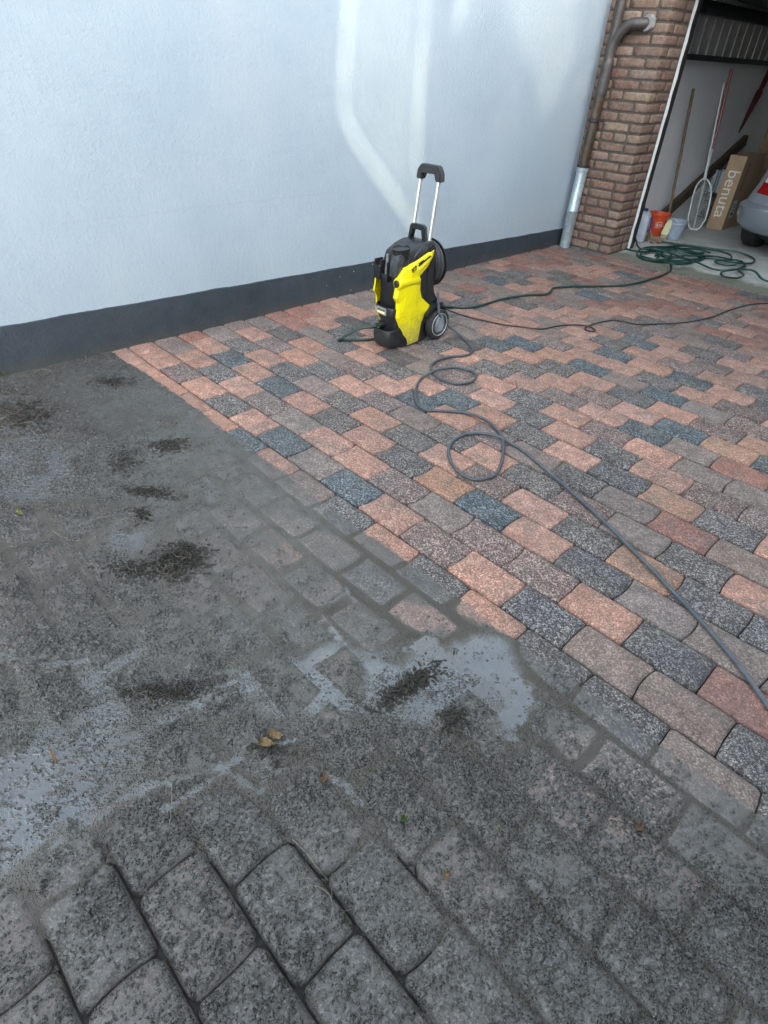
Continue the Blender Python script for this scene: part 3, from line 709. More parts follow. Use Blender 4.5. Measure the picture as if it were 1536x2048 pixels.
# slatted panel with rails high on the inner wall
M_DK = simple('dark_steel', (.018, .02, .024), .5, var=.3)
M_SL = simple('grey_boards', (.36, .365, .37), .7, var=.2, scale=14)
t = thing('slatted_panel', (-1.38, 6.4, 1.5), 'grey slatted panel between two dark rails high on the garage side wall', 'panel')
y = 5.36; M_STRIP = simple('light_strip', (.36, .37, .38), .6)
while y < 8.4:
    bm = bmesh.new(); box(bm, -1.405, y, 1.56, -1.385, y + .172, 1.84); n0 = len(bm.faces); box(bm, -1.385, y + .158, 1.56, -1.374, y + .170, 1.84)
    bm.faces.ensure_lookup_table()
    for f_ in bm.faces[n0:]: f_.material_index = 1
    o = obj('board', bm, M_SL, t); o.data.materials.append(M_STRIP); y += .2
bm = bmesh.new(); box(bm, -1.418, 5.3, 1.515, -1.34, 8.6, 1.558); obj('rail', bm, M_DK, t)
bm = bmesh.new(); box(bm, -1.418, 5.3, 1.842, -1.30, 8.6, 1.89); obj('rail', bm, M_DK, t)
# raised up-and-over door
t = thing('garage_door', (.3, 6.2, 1.98), 'raised grey garage door leaf under the dark ceiling', 'garage door')
bm = bmesh.new()
pr = [(5.15, 2.06), (5.45, 2.0), (6.2, 1.965), (7.4, 1.955), (7.4, 1.985), (6.2, 1.995), (5.45, 2.03), (5.15, 2.09)]
prism(bm, pr, 0, -1.36, 1.9); obj('door_leaf', bm, simple('door_grey', (.06, .065, .07), .6, var=.2), t)
bm = bmesh.new(); box(bm, -1.40, 5.0, 1.90, -1.37, 8.5, 1.94); obj('track', bm, M_DK, t)
bm = bmesh.new(); tube(bm, [(-1.385, 4.83, .3), (-1.385, 4.83, 1.5), (-1.38, 4.9, 1.82), (-1.38, 5.15, 1.95), (-1.38, 5.6, 2.0)], .022, 8); obj('track', bm, M_DK, t)
t = thing('storage_box', (-.4, 5.9, 1.9), 'dark crate stored up under the garage ceiling', 'crate')
bm = bmesh.new()
for zz in (1.80, 1.86, 1.92): box(bm, -.95, 6.5, zz, -.2, 6.53, zz + .045); box(bm, -.98, 6.5, zz, -.95, 7.2, zz + .045)
box(bm, -.97, 6.49, 1.79, -.94, 6.54, 1.953); box(bm, -.97, 6.5, 1.775, -.2, 7.2, 1.79)
obj('crate_body', bm, simple('dark_crate', (.05, .055, .06), .5, var=.5, scale=20), t)

# ---------------------------------------------------------------- downpipe
M_CU = simple('weathered_copper', (.085, .066, .048), .42, metal=.45, var=.45, scale=14, dirt=(.05, .06, .05), bump=.2, bscale=60)
M_CU2 = simple('dark_copper', (.075, .07, .068), .48, metal=.4, var=.3, scale=16, bump=.2, bscale=60)
M_ZN = simple('galvanised', (.42, .52, .56), .38, metal=.55, var=.25, scale=45, bump=.25, bscale=120)
t = thing('downpipe', (-1.59, 4.255, 0), 'brown downpipe with galvanised foot and side branch in the corner by the brick pier', 'downpipe')
PX, PY = -1.60, 4.255
def pipex(z): return -1.602 + z * .024
bm = bmesh.new(); lathe(bm, [(.050, -.02), (.050, .315), (.054, .32), (.054, .335), (.050, .34), (.050, .655), (.055, .66), (.056, .69), (.045, .692)], (PX, PY, 0), (.024, 0, 1)); obj('foot_pipe', bm, M_ZN, t, True)
bm = bmesh.new(); lathe(bm, [(.050, .69), (.058, .692), (.058, .712), (.046, .714)], (PX, PY, 0), (.024, 0, 1)); obj('sleeve', bm, M_DK, t, True)
bm = bmesh.new(); lathe(bm, [(.044, .70), (.044, 1.28)], (PX, PY, 0), (.024, 0, 1)); obj('lower_pipe', bm, M_CU, t, True)
bm = bmesh.new(); lathe(bm, [(.046, 1.04), (.052, 1.045), (.052, 1.065), (.046, 1.07)], (PX, PY, 0), (.024, 0, 1)); lathe(bm, [(.05, 0), (.05, 0.0)], (PX, PY, 1.05), (.024, 0, 1)) if False else None
box(bm, pipex(1.05) + .04, PY - .008, 1.045, pipex(1.05) + .085, PY + .008, 1.066); obj('bracket', bm, M_DK, t, True)
bm = bmesh.new(); lathe(bm, [(.044, 1.22), (.047, 1.24), (.047, 1.28), (.042, 1.45), (.037, 1.6), (.036, 3.0)], (PX, PY, 0), (.024, 0, 1)); obj('upper_pipe', bm, M_CU2, t, True)
bm = bmesh.new(); tube(bm, [(pipex(1.24) + .010, PY - .004, 1.245), tuple(P(1213, 140, 1, PY - .004)), tuple(P(1222, 100, 1, PY)), tuple(P(1237, 70, 1, PY)), tuple(P(1260, 49, 1, PY + .01)), (-1.345, PY + .035, 1.715), (-1.315, PY + .12, 1.72)], lambda q: .047 if q < .25 else .040, 18); obj('branch_pipe', bm, M_CU2, t, True)
bm = bmesh.new(); lathe(bm, [(.044, -.018), (.056, -.012), (.060, .004), (.05, .02)], (-1.312, 4.312, 1.72), (-.15, -1, .1), 16)
for v in bm.verts: v.co += Vector((random.uniform(-1, 1), 0, random.uniform(-1, 1))) * .006
obj('mortar_collar', bm, simple('grey_mortar', (.2, .2, .2), .9, bump=.5, bscale=80, bdist=.004), t, True)
bm = bmesh.new(); tube(bm, [(PX + .045, PY - .04, .47), (PX + .06, PY - .05, .36), (PX + .03, PY - .055, .24), (PX + .045, PY - .035, .15)], .0018, 5); obj('loose_wire', bm, M_ZN, t)

# ---------------------------------------------------------------- things in the garage
M_WOOD = simple('old_wood', (.16, .115, .075), .7, var=.35, scale=25, bump=.3, bscale=80)
M_BEAM = simple('dark_beam', (.06, .045, .03), .75, var=.4, scale=20, bump=.3, bscale=60)
def along(p, q, n=3): return [tuple(np.array(p) + (np.array(q) - np.array(p)) * i / (n - 1)) for i in range(n)]
# broomstick
bm = bmesh.new(); tube(bm, along((-1.27, 5.80, .0), (-1.405, 5.74, 1.30), 4), .0145, 10)
tag(obj('broomstick', bm, M_WOOD, None, True), 'plain brown wooden pole leaning on the garage wall behind the orange bucket', 'pole')
# timber beam
t = Vector((-1.375, 5.70, .10)); q = Vector((-1.385, 7.60, .80))
dv = (q - t); L = dv.length; dv.normalize(); Mz = Matrix((dv, Vector((1, 0, 0)).cross(dv) * -1, Vector((1, 0, 0)))).transposed().to_4x4(); Mz.translation = t
bm = bmesh.new(); box(bm, 0, -.055, -.02, L, .055, .03, .004, Mz)
tag(obj('timber_beam', bm, M_BEAM, None), 'dark brown timber plank leaning diagonally along the garage wall', 'plank')
# net
M_WP = simple('white_plastic', (.62, .66, .66), .4, var=.1)
b0 = np.array([-1.128, 6.228, .015]); b1 = np.array([-1.405, 6.455, 1.345]); dv = b1 - b0; Ln = np.linalg.norm(dv); dv /= Ln
wv = np.array([.94, .34, 0]); wv -= dv * wv.dot(dv); wv /= np.linalg.norm(wv)
t = thing('skimmer_net', tuple(b0), 'long white pole with an oval mesh net standing against the garage wall', 'net')
def NP(a, s): return tuple(b0 + dv * s + wv * a * .76)
fr = [NP(-.055, .0), (NP(.055, .0)), NP(.10, .06), NP(.125, .13), NP(.125, .36), NP(.07, .46), NP(.0, .50), NP(-.07, .46), NP(-.105, .36), NP(-.115, .13), NP(-.10, .06)]
bm = bmesh.new(); tube(bm, fr, .0085, 8, 5, True, True); tube(bm, [NP(-.05, -.008), NP(.05, -.008)], .011, 8, smooth=False); obj('net_frame', bm, M_WP, t, True)
bm = bmesh.new(); tube(bm, [NP(0, .49), NP(0, .62)], lambda q_: .018 - .008 * q_, 10, smooth=False); tube(bm, [NP(0, .60), NP(0, Ln)], .009, 8, smooth=False); obj('pole', bm, M_WP, t, True)
bm = bmesh.new()
def hw(s): return .11 * (min(1, .45 + s / .13) if s < .13 else (1 if s < .38 else max(.05, 1 - (s - .38) / .12)))
for i in range(26):
    s = .01 + i * .0187; h_ = hw(s); tube(bm, [NP(-h_, s), NP(h_, s)], .0011, 4, smooth=False)
for i in range(-8, 9):
    a = i * .0135; ss_ = [s for s in np.arange(.0, .5, .01) if hw(s) > abs(a)]
    if ss_: tube(bm, [NP(a, ss_[0]), NP(a, ss_[-1])], .0011, 4, smooth=False)
obj('net_mesh', bm, simple('net_grey', (.4, .42, .42), .7), t)
# red pole
b0r = np.array([-1.19, 6.36, .0]); b1r = np.array([-1.40, 6.53, 1.47]); mr_ = b0r + (b1r - b0r) * .52
t = thing('telescopic_pole', tuple(b0r), 'telescopic pole, red above and white below, leaning behind the net', 'pole')
bm = bmesh.new(); tube(bm, [tuple(b0r), tuple(mr_)], .008, 8, smooth=False); obj('lower_tube', bm, M_WP, t, True)
bm = bmesh.new(); tube(bm, [tuple(mr_), tuple(b1r)], .0135, 8, smooth=False); obj('upper_tube', bm, simple('red_paint', (.22, .015, .03), .35), t, True)
# umbrella
ua = Vector(P(1477, 266, 0, -1.375)); ub = Vector(P(1545, 132, 0, -1.375)); ax = (ub - ua); LU = ax.length; ax.normalize()
t = thing('umbrella', tuple(ua), 'folded dark red umbrella hanging point down on the garage wall', 'umbrella')
bm = bmesh.new(); n = 14; u = ax.orthogonal().normalized(); v = ax.cross(u)
rings = []
for h_, r in [(0, .004), (.06, .012), (.2, .024), (.38, .036), (.45, .038), (.47, .024), (.52, .028), (LU, .034)]:
    rings.append([ua + ax * h_ + (u * math.cos(6.2832 * i / n) + v * math.sin(6.2832 * i / n)) * r * (1 if i % 2 else .72) for i in range(n)])
ngon_loft(bm, rings); obj('canopy', bm, simple('dark_red_cloth', (.06, .008, .014), .8, var=.4), t, True)
bm = bmesh.new(); tube(bm, [tuple(ua + ax * (LU - .01)), tuple(ua + ax * (LU + .12))], .012, 8, smooth=False); obj('handle', bm, M_DK, t, True)
# buckets
def bucket(name, x, y, h, r0, r1, mat, label, rimr=.006, handle=None):
    t = thing(name, (x, y, .002), label, 'bucket')
    bm = bmesh.new(); lathe(bm, [(r0 * .9, .002), (r0, .004), (r0 + (r1 - r0) * .9, h * .9), (r1, h), (r1 + rimr, h), (r1 + rimr, h - .012), (r1 + .001, h - .012)], (x, y, 0), (0, 0, 1), 32, False)
    lathe(bm, [(r0 * .9, .006), (r1 - .004, h + .001), (r1, h)], (x, y, 0), (0, 0, 1), 32, False)
    lathe(bm, [(.001, .006), (r0 * .92, .006)], (x, y, 0), (0, 0, 1), 32, False)
    obj('shell', bm, mat, t, True)
    if handle:
        bm = bmesh.new(); tube(bm, handle, .0025, 6, 6); obj('handle', bm, M_WP if name == 'bucket' else M_WP, t, True)
    return t
ob = bucket('bucket', -1.305, 5.585, .215, .085, .118, simple('orange_plastic', (.62, .085, .03), .4, var=.15), 'orange bucket with a white printed label, against the garage wall')
# printed label on the orange bucket
an = math.atan2(CAM[1] - 5.585, CAM[0] + 1.305) + .22
bm = bmesh.new()
for i in range(7):
    pass
def cyl_patch(bm, cx, cy, a0, a1, z0, z1, r0f, n=8, eps=.0015):
    prev = None
    for i in range(n + 1):
        a = a0 + (a1 - a0) * i / n
        pr = [bm.verts.new((cx + math.cos(a) * (r0f(z) + eps), cy + math.sin(a) * (r0f(z) + eps), z)) for z in (z0, z1)]
        if prev: bm.faces.new((prev[0], pr[0], pr[1], prev[1]))
        prev = pr
rf = lambda z: .085 + (.118 - .085) * z / .215
cyl_patch(bm, -1.305, 5.585, an - .33, an + .33, .085, .145, rf)
lab = obj('printed_label', bm, simple('label_white', (.62, .5, .45), .5), ob)
bm = bmesh.new(); cyl_patch(bm, -1.305, 5.585, an - .29, an + .29, .091, .139, rf, 8, .0025)
obj('label_field', bm, simple('label_red', (.6, .06, .03), .5), ob)
rot = Matrix(((-math.sin(an), 0, math.cos(an)), (math.cos(an), 0, math.sin(an)), (0, 1, 0)))
text_mesh('BAU', .042, (-1.305 + math.cos(an) * .109 + math.sin(an) * .028, 5.585 + math.sin(an) * .109 - math.cos(an) * .028, .100), rot, simple('label_ink', (.75, .68, .62), .5), 'lettering', ob, .001, 1.0)
bucket('bucket', -1.075, 5.545, .185, .072, .100, simple('blue_grey_plastic', (.27, .33, .41), .45, var=.15), 'empty blue-grey bucket standing right of the orange bucket',
       handle=[(-1.175, 5.545, .178), (-1.15, 5.46, .170), (-1.08, 5.435, .165), (-1.0, 5.46, .17), (-.975, 5.545, .178)])
# pale yellow brush
t = thing('hand_brush', (-1.15, 5.45, 0), 'pale yellow plastic brush with a loop, between the orange and the blue-grey bucket', 'brush')
bm = bmesh.new(); Mb = Matrix.Translation((-1.135, 5.43, .0)) @ Matrix.Rotation(.14, 4, 'Y') @ Matrix.Rotation(.5, 4, 'Z')
ngon_loft(bm, [[Mb @ Vector((a * wd, b * .011, z)) for a, b in ((-1, -1), (1, -1), (1, 1), (-1, 1))] for z, wd in [(.055, .033), (.06, .036), (.15, .030), (.185, .024), (.20, .012)]]); obj('brush_body', bm, simple('pale_yellow', (.62, .60, .36), .5, var=.12), t)
bm = bmesh.new(); tube(bm, [tuple(Mb @ Vector(p)) for p in [(0, 0, .19), (.02, 0, .22), (.07, 0, .20), (.06, 0, .17)]], .003, 6); obj('loop', bm, M_WP, t, True)
bm = bmesh.new(); box(bm, -.03, -.012, .002, .03, .012, .055, .003, Mb); obj('bristles', bm, simple('bristle', (.35, .33, .22), .8), t)
# canister
t = thing('water_canister', (-1.27, 5.12, 0), 'translucent white water canister with blue cap just behind the door frame', 'canister')
bm = bmesh.new(); Mc = Matrix.Translation((-1.275, 5.13, .004)) @ Matrix.Rotation(.3, 4, 'Z')
def rrect(hx, hy, r, z, n=5, M=Matrix.Identity(4)):
    pts = []
    for cx, cy, a0 in ((hx - r, hy - r, 0), (-hx + r, hy - r, 90), (-hx + r, -hy + r, 180), (hx - r, -hy + r, 270)):
        for i in range(n + 1):
            a = math.radians(a0 + 90 * i / n); pts.append(M @ Vector((cx + r * math.cos(a), cy + r * math.sin(a), z)))
    return pts
ngon_loft(bm, [rrect(hx, hy, r, z, 5, Mc) for z, hx, hy, r in [(0, .07, .085, .03), (.01, .078, .092, .032), (.12, .078, .092, .032), (.13, .074, .088, .03), (.15, .078, .092, .032), (.24, .076, .09, .032), (.27, .06, .07, .04), (.285, .035, .035, .03)]])
mcn = NB('milky'); mcn.b.inputs['Transmission Weight'].default_value = .25; mcn.out((.55, .62, .72), .35)
obj('body', bm, mcn.m, t, True)
M_BLUE = simple('blue_plastic', (.02, .035, .18), .4)
bm = bmesh.new(); lathe(bm, [(.03, .28), (.032, .285), (.032, .305), (.028, .31)], (-1.275, 5.13, 0)); obj('cap', bm, M_BLUE, t, True)
bm = bmesh.new(); tube(bm, [tuple(Mc @ Vector(p)) for p in [(.075, -.02, .23), (.10, -.03, .20), (.10, -.03, .13), (.078, -.02, .10)]], .008, 8); obj('handle', bm, M_BLUE, t, True)
# little broom in front
t = thing('scrubbing_broom', (-1.21, 5.33, 0), 'small wooden broom lying head down in front of the orange bucket', 'broom')
bm = bmesh.new(); tube(bm, along(G(1303, 474, .035), P(1283, 392, 1, 5.12), 3), .0115, 8); obj('handle', bm, simple('light_wood', (.30, .20, .12), .6, var=.25), t, True)
g0 = G(1306, 481); bm = bmesh.new(); Mh = Matrix.Translation((g0[0], g0[1], .02)) @ Matrix.Rotation(-.35, 4, 'Z')
box(bm, -.12, -.03, -.016, .12, .03, .022, .005, Mh); obj('head', bm, simple('tan_wood', (.26, .20, .13), .7, var=.3), t)
# crumbs of brick by the broom
for i in range(5):
    q = G(1272 + i * 11 + random.uniform(-3, 3), 484 + random.uniform(-4, 5))
    bm = bmesh.new(); bmesh.ops.create_icosphere(bm, subdivisions=1, radius=.02)
    for v in bm.verts: v.co = Vector((v.co.x * random.uniform(1, 1.8), v.co.y * random.uniform(.7, 1.3), v.co.z * .5)) + Vector((q[0], q[1], .012))
    tag(obj('brick_shard', bm, simple('shard', (.22, .09, .06), .9), None), 'small reddish brick shard on the garage floor by the broom and canister', 'rubble', 'brick shards beside the broom')
# cardboard box
t = thing('cardboard_box', (-1.0, 6.75, 0), 'tall brown cardboard box printed benuta, standing by the silver car', 'box')
M_CARD = simple('cardboard', (.34, .24, .15), .8, var=.12, scale=8, bump=.15, bscale=40)
M_CARDD = simple('cardboard_side', (.30, .205, .125), .85, var=.15, scale=8)
bm = bmesh.new(); box(bm, -1.10, 6.48, .002, -.92, 7.06, .735, .003); obj('carton', bm, M_CARD, t)
M_PRINT = simple('print_white', (.62, .60, .56), .7, var=.05)
rotF = Matrix(((0, 1, 0), (0, 0, -1), (-1, 0, 0)))      # text runs downwards on the face towards -Y
text_mesh('benuta', .175, (-1.058, 6.4785, .60), rotF, M_PRINT, 'lettering', t, .0008)
rotS = Matrix(((0, 0, 1), (0, 1, 0), (-1, 0, 0)))
text_mesh('benuta', .10, (-.9185, 6.60, .66), rotS, simple('print_dark', (.14, .10, .065), .8), 'lettering', t, .0008)
bm = bmesh.new(); box(bm, -.9195, 6.56, .12, -.9175, 6.68, .30); obj('shipping_label', bm, simple('paper', (.45, .5, .52), .6), t)
bm = bmesh.new()
for zz in (.15, .17, .2, .23, .25): box(bm, -.9178, 6.575, zz, -.9168, 6.64, zz + (.02 if zz == .15 else .008))
obj('label_print', bm, simple('ink', (.05, .05, .05), .7), t)
# wire rack with boards behind the net
t = thing('wire_rack', (-1.2, 6.95, 0), 'small wire rack with stacked stones between the net and the cardboard box', 'rack')
bm = bmesh.new()
for x_ in (-1.38, -1.30, -1.22, -1.14):
    tube(bm, [(x_, 6.86, 0), (x_, 6.86, .58)], .005, 6, smooth=False)
for z_ in (.04, .27, .30, .56): tube(bm, [(-1.39, 6.86, z_), (-1.12, 6.86, z_)], .007, 6, smooth=False)
for x_ in (-1.38, -1.14):
    tube(bm, [(x_, 7.15, 0), (x_, 7.15, .58)], .005, 6, smooth=False); tube(bm, [(x_, 6.86, .27), (x_, 7.15, .27)], .005, 6, smooth=False)
obj('wires', bm, M_DK, t)
bm = bmesh.new()
for i, zz in enumerate((.05, .105, .16, .215)): box(bm, -1.37 + (i % 2) * .01, 6.90, zz, -1.14, 7.1, zz + .048, .006)
obj('stones', bm, simple('dark_stones', (.10, .085, .08), .9, var=.4, scale=15), t)
bm = bmesh.new(); box(bm, -1.37, 6.92, .30, -1.30, 6.94, .53); box(bm, -1.285, 6.92, .30, -1.225, 6.94, .54); box(bm, -1.21, 6.92, .30, -1.15, 6.94, .53); obj('sheets', bm, simple('pale_sheet', (.38, .44, .5), .6), t)
# board at the back
t = thing('wooden_board', (-1.2, 8.3, 0), 'upright tan boards standing in the back corner behind the box', 'board')
bm = bmesh.new(); box(bm, -1.40, 8.30, .002, -1.20, 8.33, 1.15, .003); box(bm, -1.19, 8.28, .002, -.99, 8.31, 1.10, .003); obj('boards', bm, simple('tan_board', (.22, .155, .09), .7, var=.25, scale=12), t)

# ---------------------------------------------------------------- car
def build_car():
    cx, y0 = .315, 5.40
    t = thing('parked_car', (cx, 7.2, 0), 'silver car parked tail out in the garage, its left rear corner showing', 'car')
    m = NB('silver_paint'); n = m.noise(900, 2); c = m.mix(n.outputs[0], (.26, .31, .36), (.40, .45, .50))
    m.b.inputs['Coat Weight'].default_value = .6; m.b.inputs['Coat Roughness'].default_value = .05
    M_SIL = m.out(c, .32, None, .65)
    def ring(z, hw_, yr, yf, ex=3.2, n=12, rr=None):
        r = rr or (.34 if ex < 3.3 else .22); r = min(r, hw_ * .9); pts = []
        for sx_, sy_, a0 in ((1, 1, 0), (-1, 1, 90), (-1, -1, 180), (1, -1, 270)):
            for i in range(n + 1):
                a_ = math.radians(a0 + 90 * i / n); bow = .035 * (1 - ((hw_ - r + r * abs(math.cos(a_))) / hw_) ** 2) if sy_ < 0 else 0
                pts.append((cx + sx_ * (hw_ - r) + r * math.cos(a_), (yf - r if sy_ > 0 else yr + r) + r * math.sin(a_), z))
        return pts
    bm = bmesh.new()
    ngon_loft(bm, [ring(z, h_, y0 + a, 8.85 - b, e) for z, h_, a, b, e in [(.17, .76, .30, .1, 3.0), (.20, .84, .14, .05, 3), (.26, .885, .05, .0, 3), (.34, .90, .015, 0, 3.1), (.42, .90, .0, 0, 3.1), (.455, .865, .02, .01, 3.1), (.462, .852, .035, .02, 3.1), (.475, .853, .035, .02, 3.1),
                                                                      (.60, .815, .065, .05, 3.1), (.74, .79, .09, .2, 3.2), (.88, .77, .12, .6, 3.2), (.93, .755, .15, .95, 3.2)]])
    obj('body', bm, M_SIL, t, True)
    bm = bmesh.new(); ngon_loft(bm, [ring(z, h_, y0 + a, 8.85 - b, e) for z, h_, a, b, e in [(.925, .74, .17, 1.0, 3.6), (1.1, .69, .30, 1.25, 3.6), (1.33, .62, .45, 1.5, 3.6)]])
    obj('windows', bm, simple('car_glass', (.01, .012, .014), .05), t, True)
    bm = bmesh.new(); ngon_loft(bm, [ring(z, h_, y0 + a, 8.85 - b, e) for z, h_, a, b, e in [(1.325, .63, .42, 1.5, 3.6), (1.40, .59, .5, 1.55, 3.6), (1.435, .50, .65, 1.75, 3.2)]])
    obj('roof', bm, M_SIL, t, True)
    bm = bmesh.new(); ngon_loft(bm, [ring(z, h_, y0 + a, 8.85 - b, e) for z, h_, a, b, e in [(.10, .70, .36, .3, 3), (.18, .78, .27, .2, 3)]]); obj('underbody', bm, M_DK, t)
    for s in (-1, 1):
        def strip(levels, a0, a1, off):
            bm = bmesh.new(); prev = None
            for z, h_, a in levels:
                row = []
                for i in range(15):
                    an = math.radians(a0 + (a1 - a0) * i / 14); yr = y0 + a; r = .34
                    row.append(bm.verts.new((cx + s * (h_ - r + (r + off) * math.cos(an)), yr + r - (r + off) * math.sin(an), z)))
                if prev:
                    for i in range(14): bm.faces.new((prev[i], prev[i + 1], row[i + 1], row[i]))
                prev = row
            bmesh.ops.solidify(bm, geom=bm.faces[:], thickness=.004)
            return bm
        lo = obj('tail_light', strip([(.54, .834, .052), (.60, .815, .065), (.68, .802, .079), (.78, .785, .10)], 43, 89, .006), simple('red_lens', (.42, .006, .01), .15), t, True)
        obj('clear_lens', strip([(.635, .809, .071), (.66, .805, .075), (.70, .798, .083)], 47, 85, .011), simple('white_lens', (.7, .72, .75), .15), lo, True)
        for yw in (6.02, 8.25):
            wx = cx + s * .735
            wb = bmesh.new(); lathe(wb, [(.20, -.08), (.27, -.085), (.295, -.06), (.30, 0), (.295, .06), (.27, .085), (.20, .08)], (wx, yw, .30), (s, 0, 0), 36)
            wl = obj('wheel', wb, simple('tyre', (.012, .012, .013), .8), t, True)
            wb = bmesh.new(); lathe(wb, [(.19, .081), (.19, .086), (.05, .070)], (wx, yw, .30), (s, 0, 0), 24); obj('rim', wb, M_ZN, wl, True)
    bm = bmesh.new(); lathe(bm, [(.025, 0), (.03, .0), (.03, .12), (.025, .12)], (cx - .46, y0 + .2, .15), (0, 1, 0), 18, False); obj('exhaust_pipe', bm, M_DK, t, True)
build_car()

# ---------------------------------------------------------------- pressure washer
def build_washer():
    cx = -.88; K = simple('black_plastic', (.012, .014, .017), .36, var=.3, scale=18, bump=.12, bscale=300, bdist=.0006, dirt=(.035, .037, .036))
    m = NB('yellow_plastic'); n = m.noise(45, 5, .7); v = m.voro(55); wn2 = m.noise(6, 3)
    c = m.mix(m.math('MULTIPLY', m.ramp(v.outputs['Distance'], [(.10, 1), (.16, 0)]), m.ramp(wn2.outputs[0], [(.5, 0), (.6, .45)])), (.84, .74, .0), (.30, .27, .08))
    c = m.mix(m.ramp(n.outputs[0], [(.6, 0), (.8, .2)]), c, (.5, .45, .08))
    sz = m.n('ShaderNodeSeparateXYZ'); m.l(m.co(), sz.inputs[0])
    low = m.ramp(m.math('ADD', sz.outputs[2], m.math('MULTIPLY', m.math('SUBTRACT', m.noise(30, 5, .8).outputs[0], .5), .5)), [(.0, .75), (.20, 0)])
    c = m.mix(low, c, (.30, .27, .12))
    v2_ = m.voro(120); c = m.mix(m.math('MULTIPLY', m.ramp(v2_.outputs['Distance'], [(.12, 1), (.2, 0)]), m.ramp(m.noise(18, 3).outputs[0], [(.5, 0), (.58, .6)])), c, (.22, .20, .10))
    YL = m.out(c, .34, None)
    t = thing('pressure_washer', (cx, 1.22, 0), 'yellow and black pressure washer with raised trolley handle, standing on the clean pavers', 'pressure washer')
    def sec(z, yf, yr, hw_, r, rf=None, n=6):
        rf = rf or r; pts = []
        for sx_, sy_, a0, rr in ((1, 1, 0, r), (-1, 1, 90, r), (-1, -1, 180, rf), (1, -1, 270, rf)):
            ccx = cx + sx_ * (hw_ - rr); ccy = (yr - rr) if sy_ > 0 else (yf + rr)
            for i in range(n + 1):
                a = math.radians(a0 + 90 * i / n); pts.append((ccx + rr * math.cos(a), ccy + rr * math.sin(a), z))
        return pts
    bm = bmesh.new()
    ngon_loft(bm, [sec(*a) for a in [(.012, 1.10, 1.34, .100, .03, .05), (.03, 1.09, 1.36, .108, .03, .06), (.12, 1.105, 1.36, .108, .03, .07), (.22, 1.11, 1.37, .106, .03, .07), (.30, 1.115, 1.35, .104, .03, .075), (.40, 1.12, 1.345, .102, .03, .075), (.455, 1.125, 1.345, .100, .03, .07),
                                    (.50, 1.15, 1.35, .100, .03, .05), (.545, 1.20, 1.355, .100, .03, .03), (.572, 1.235, 1.355, .096, .025, .03), (.584, 1.255, 1.35, .088, .02, .02)]])
    obj('housing', bm, K, t, True)
    # top cover sloping to the cup at the front
    bm = bmesh.new(); ngon_loft(bm, [[(cx + a * w_, y, z) for a, y, z in ((-1, y_, zl), (-.8, y_, zh), (.8, y_, zh), (1, y_, zl))] for y_, zl, zh, w_ in [(1.105, .455, .515, .082), (1.125, .455, .545, .092), (1.20, .47, .572, .103), (1.27, .50, .588, .106), (1.34, .515, .588, .106), (1.362, .51, .565, .104)]])
    bmesh.ops.bevel(bm, geom=[e for e in bm.edges], offset=.004, segments=1, affect='EDGES')
    obj('top_cover', bm, K, t, True)
    # detergent cup opening
    bm = bmesh.new(); lathe(bm, [(.050, .50), (.053, .545), (.054, .552), (.048, .553), (.044, .54), (.04, .50)], (cx + .040, 1.195, .028), (0, -.12, 1), 28, False)
    lathe(bm, [(.0005, .546), (.047, .546)], (cx + .040, 1.195, .028), (0, -.12, 1), 28, False); obj('detergent_cup', bm, K, t, True)
    # front column
    bm = bmesh.new(); ngon_loft(bm, [sec(z, yf, 1.16, hw_, .02, .035) for z, yf, hw_ in [(.05, 1.085, .078), (.20, 1.082, .086), (.35, 1.085, .094), (.47, 1.098, .094), (.52, 1.125, .085)]]); obj('front_column', bm, K, t, True)
    # accessory tray at foot: an open scoop
    bm = bmesh.new()
    out_ = lambda z, g: [(cx + a * (.093 + g), 1.11 + b * (.085 + g) if b < 0 else 1.13 + b, z) for a, b in ((1, .10), (1, .0), (.97, -.35), (.80, -.75), (.5, -.97), (0, -1.05), (-.5, -.97), (-.80, -.75), (-.97, -.35), (-1, .0), (-1, .10))]
    rings = [out_(.008, -.012), out_(.03, .0), out_(.075, .004), out_(.108, -.002), out_(.112, -.008), out_(.108, -.016), out_(.045, -.028)]
    # slope the rim: higher at the back
    for r_i, r in enumerate(rings):
        rings[r_i] = [(x, y, z + (max(0, y - 1.04) * .28 if z > .06 else 0)) for x, y, z in r]
    ngon_loft(bm, rings); obj('base_tray', bm, K, t, True)
    # waist pouch with badge
    bm = bmesh.new()
    rim = lambda z, g, dz=0: [(cx + a * (.088 + g), 1.10 + (b * (.052 + g) if b < 0 else b), z) for a, b in ((1, .05), (1, 0), (.97, -.5), (.72, -.93), (.3, -1.03), (-.3, -1.03), (-.72, -.93), (-.97, -.5), (-1, 0), (-1, .05))]
    ngon_loft(bm, [rim(.190, -.012), rim(.198, 0), rim(.245, .004), rim(.250, .002), rim(.250, -.004), rim(.21, -.010)]); obj('pouch', bm, K, t, True)
    bm = bmesh.new(); box(bm, cx - .052, 1.0395, .200, cx + .030, 1.0455, .243, .002); bd = obj('badge', bm, simple('silver_badge', (.36, .39, .40), .35, metal=.3), t)
    bm = bmesh.new(); box(bm, cx - .044, 1.0375, .209, cx + .022, 1.0395, .219); obj('badge_stripe', bm, simple('badge_yellow', (.75, .7, .25), .4), bd)
    rotB = Matrix(((1, 0, 0), (0, 0, -1), (0, 1, 0)))
    text_mesh('KÄRCHER', .0155, (cx - .011, 1.039, .2225), rotB, simple('badge_ink', (.02, .02, .02), .5), 'lettering', bd, .0006, .95, 'CENTER')
    # nozzle / wand holder at upper front
    bm = bmesh.new()
    for x0_, x1_ in ((cx - .098, cx - .090), (cx - .052, cx - .044), (cx + .004, cx + .012)): box(bm, x0_, 1.055, .395, x1_, 1.12, .50, .002)
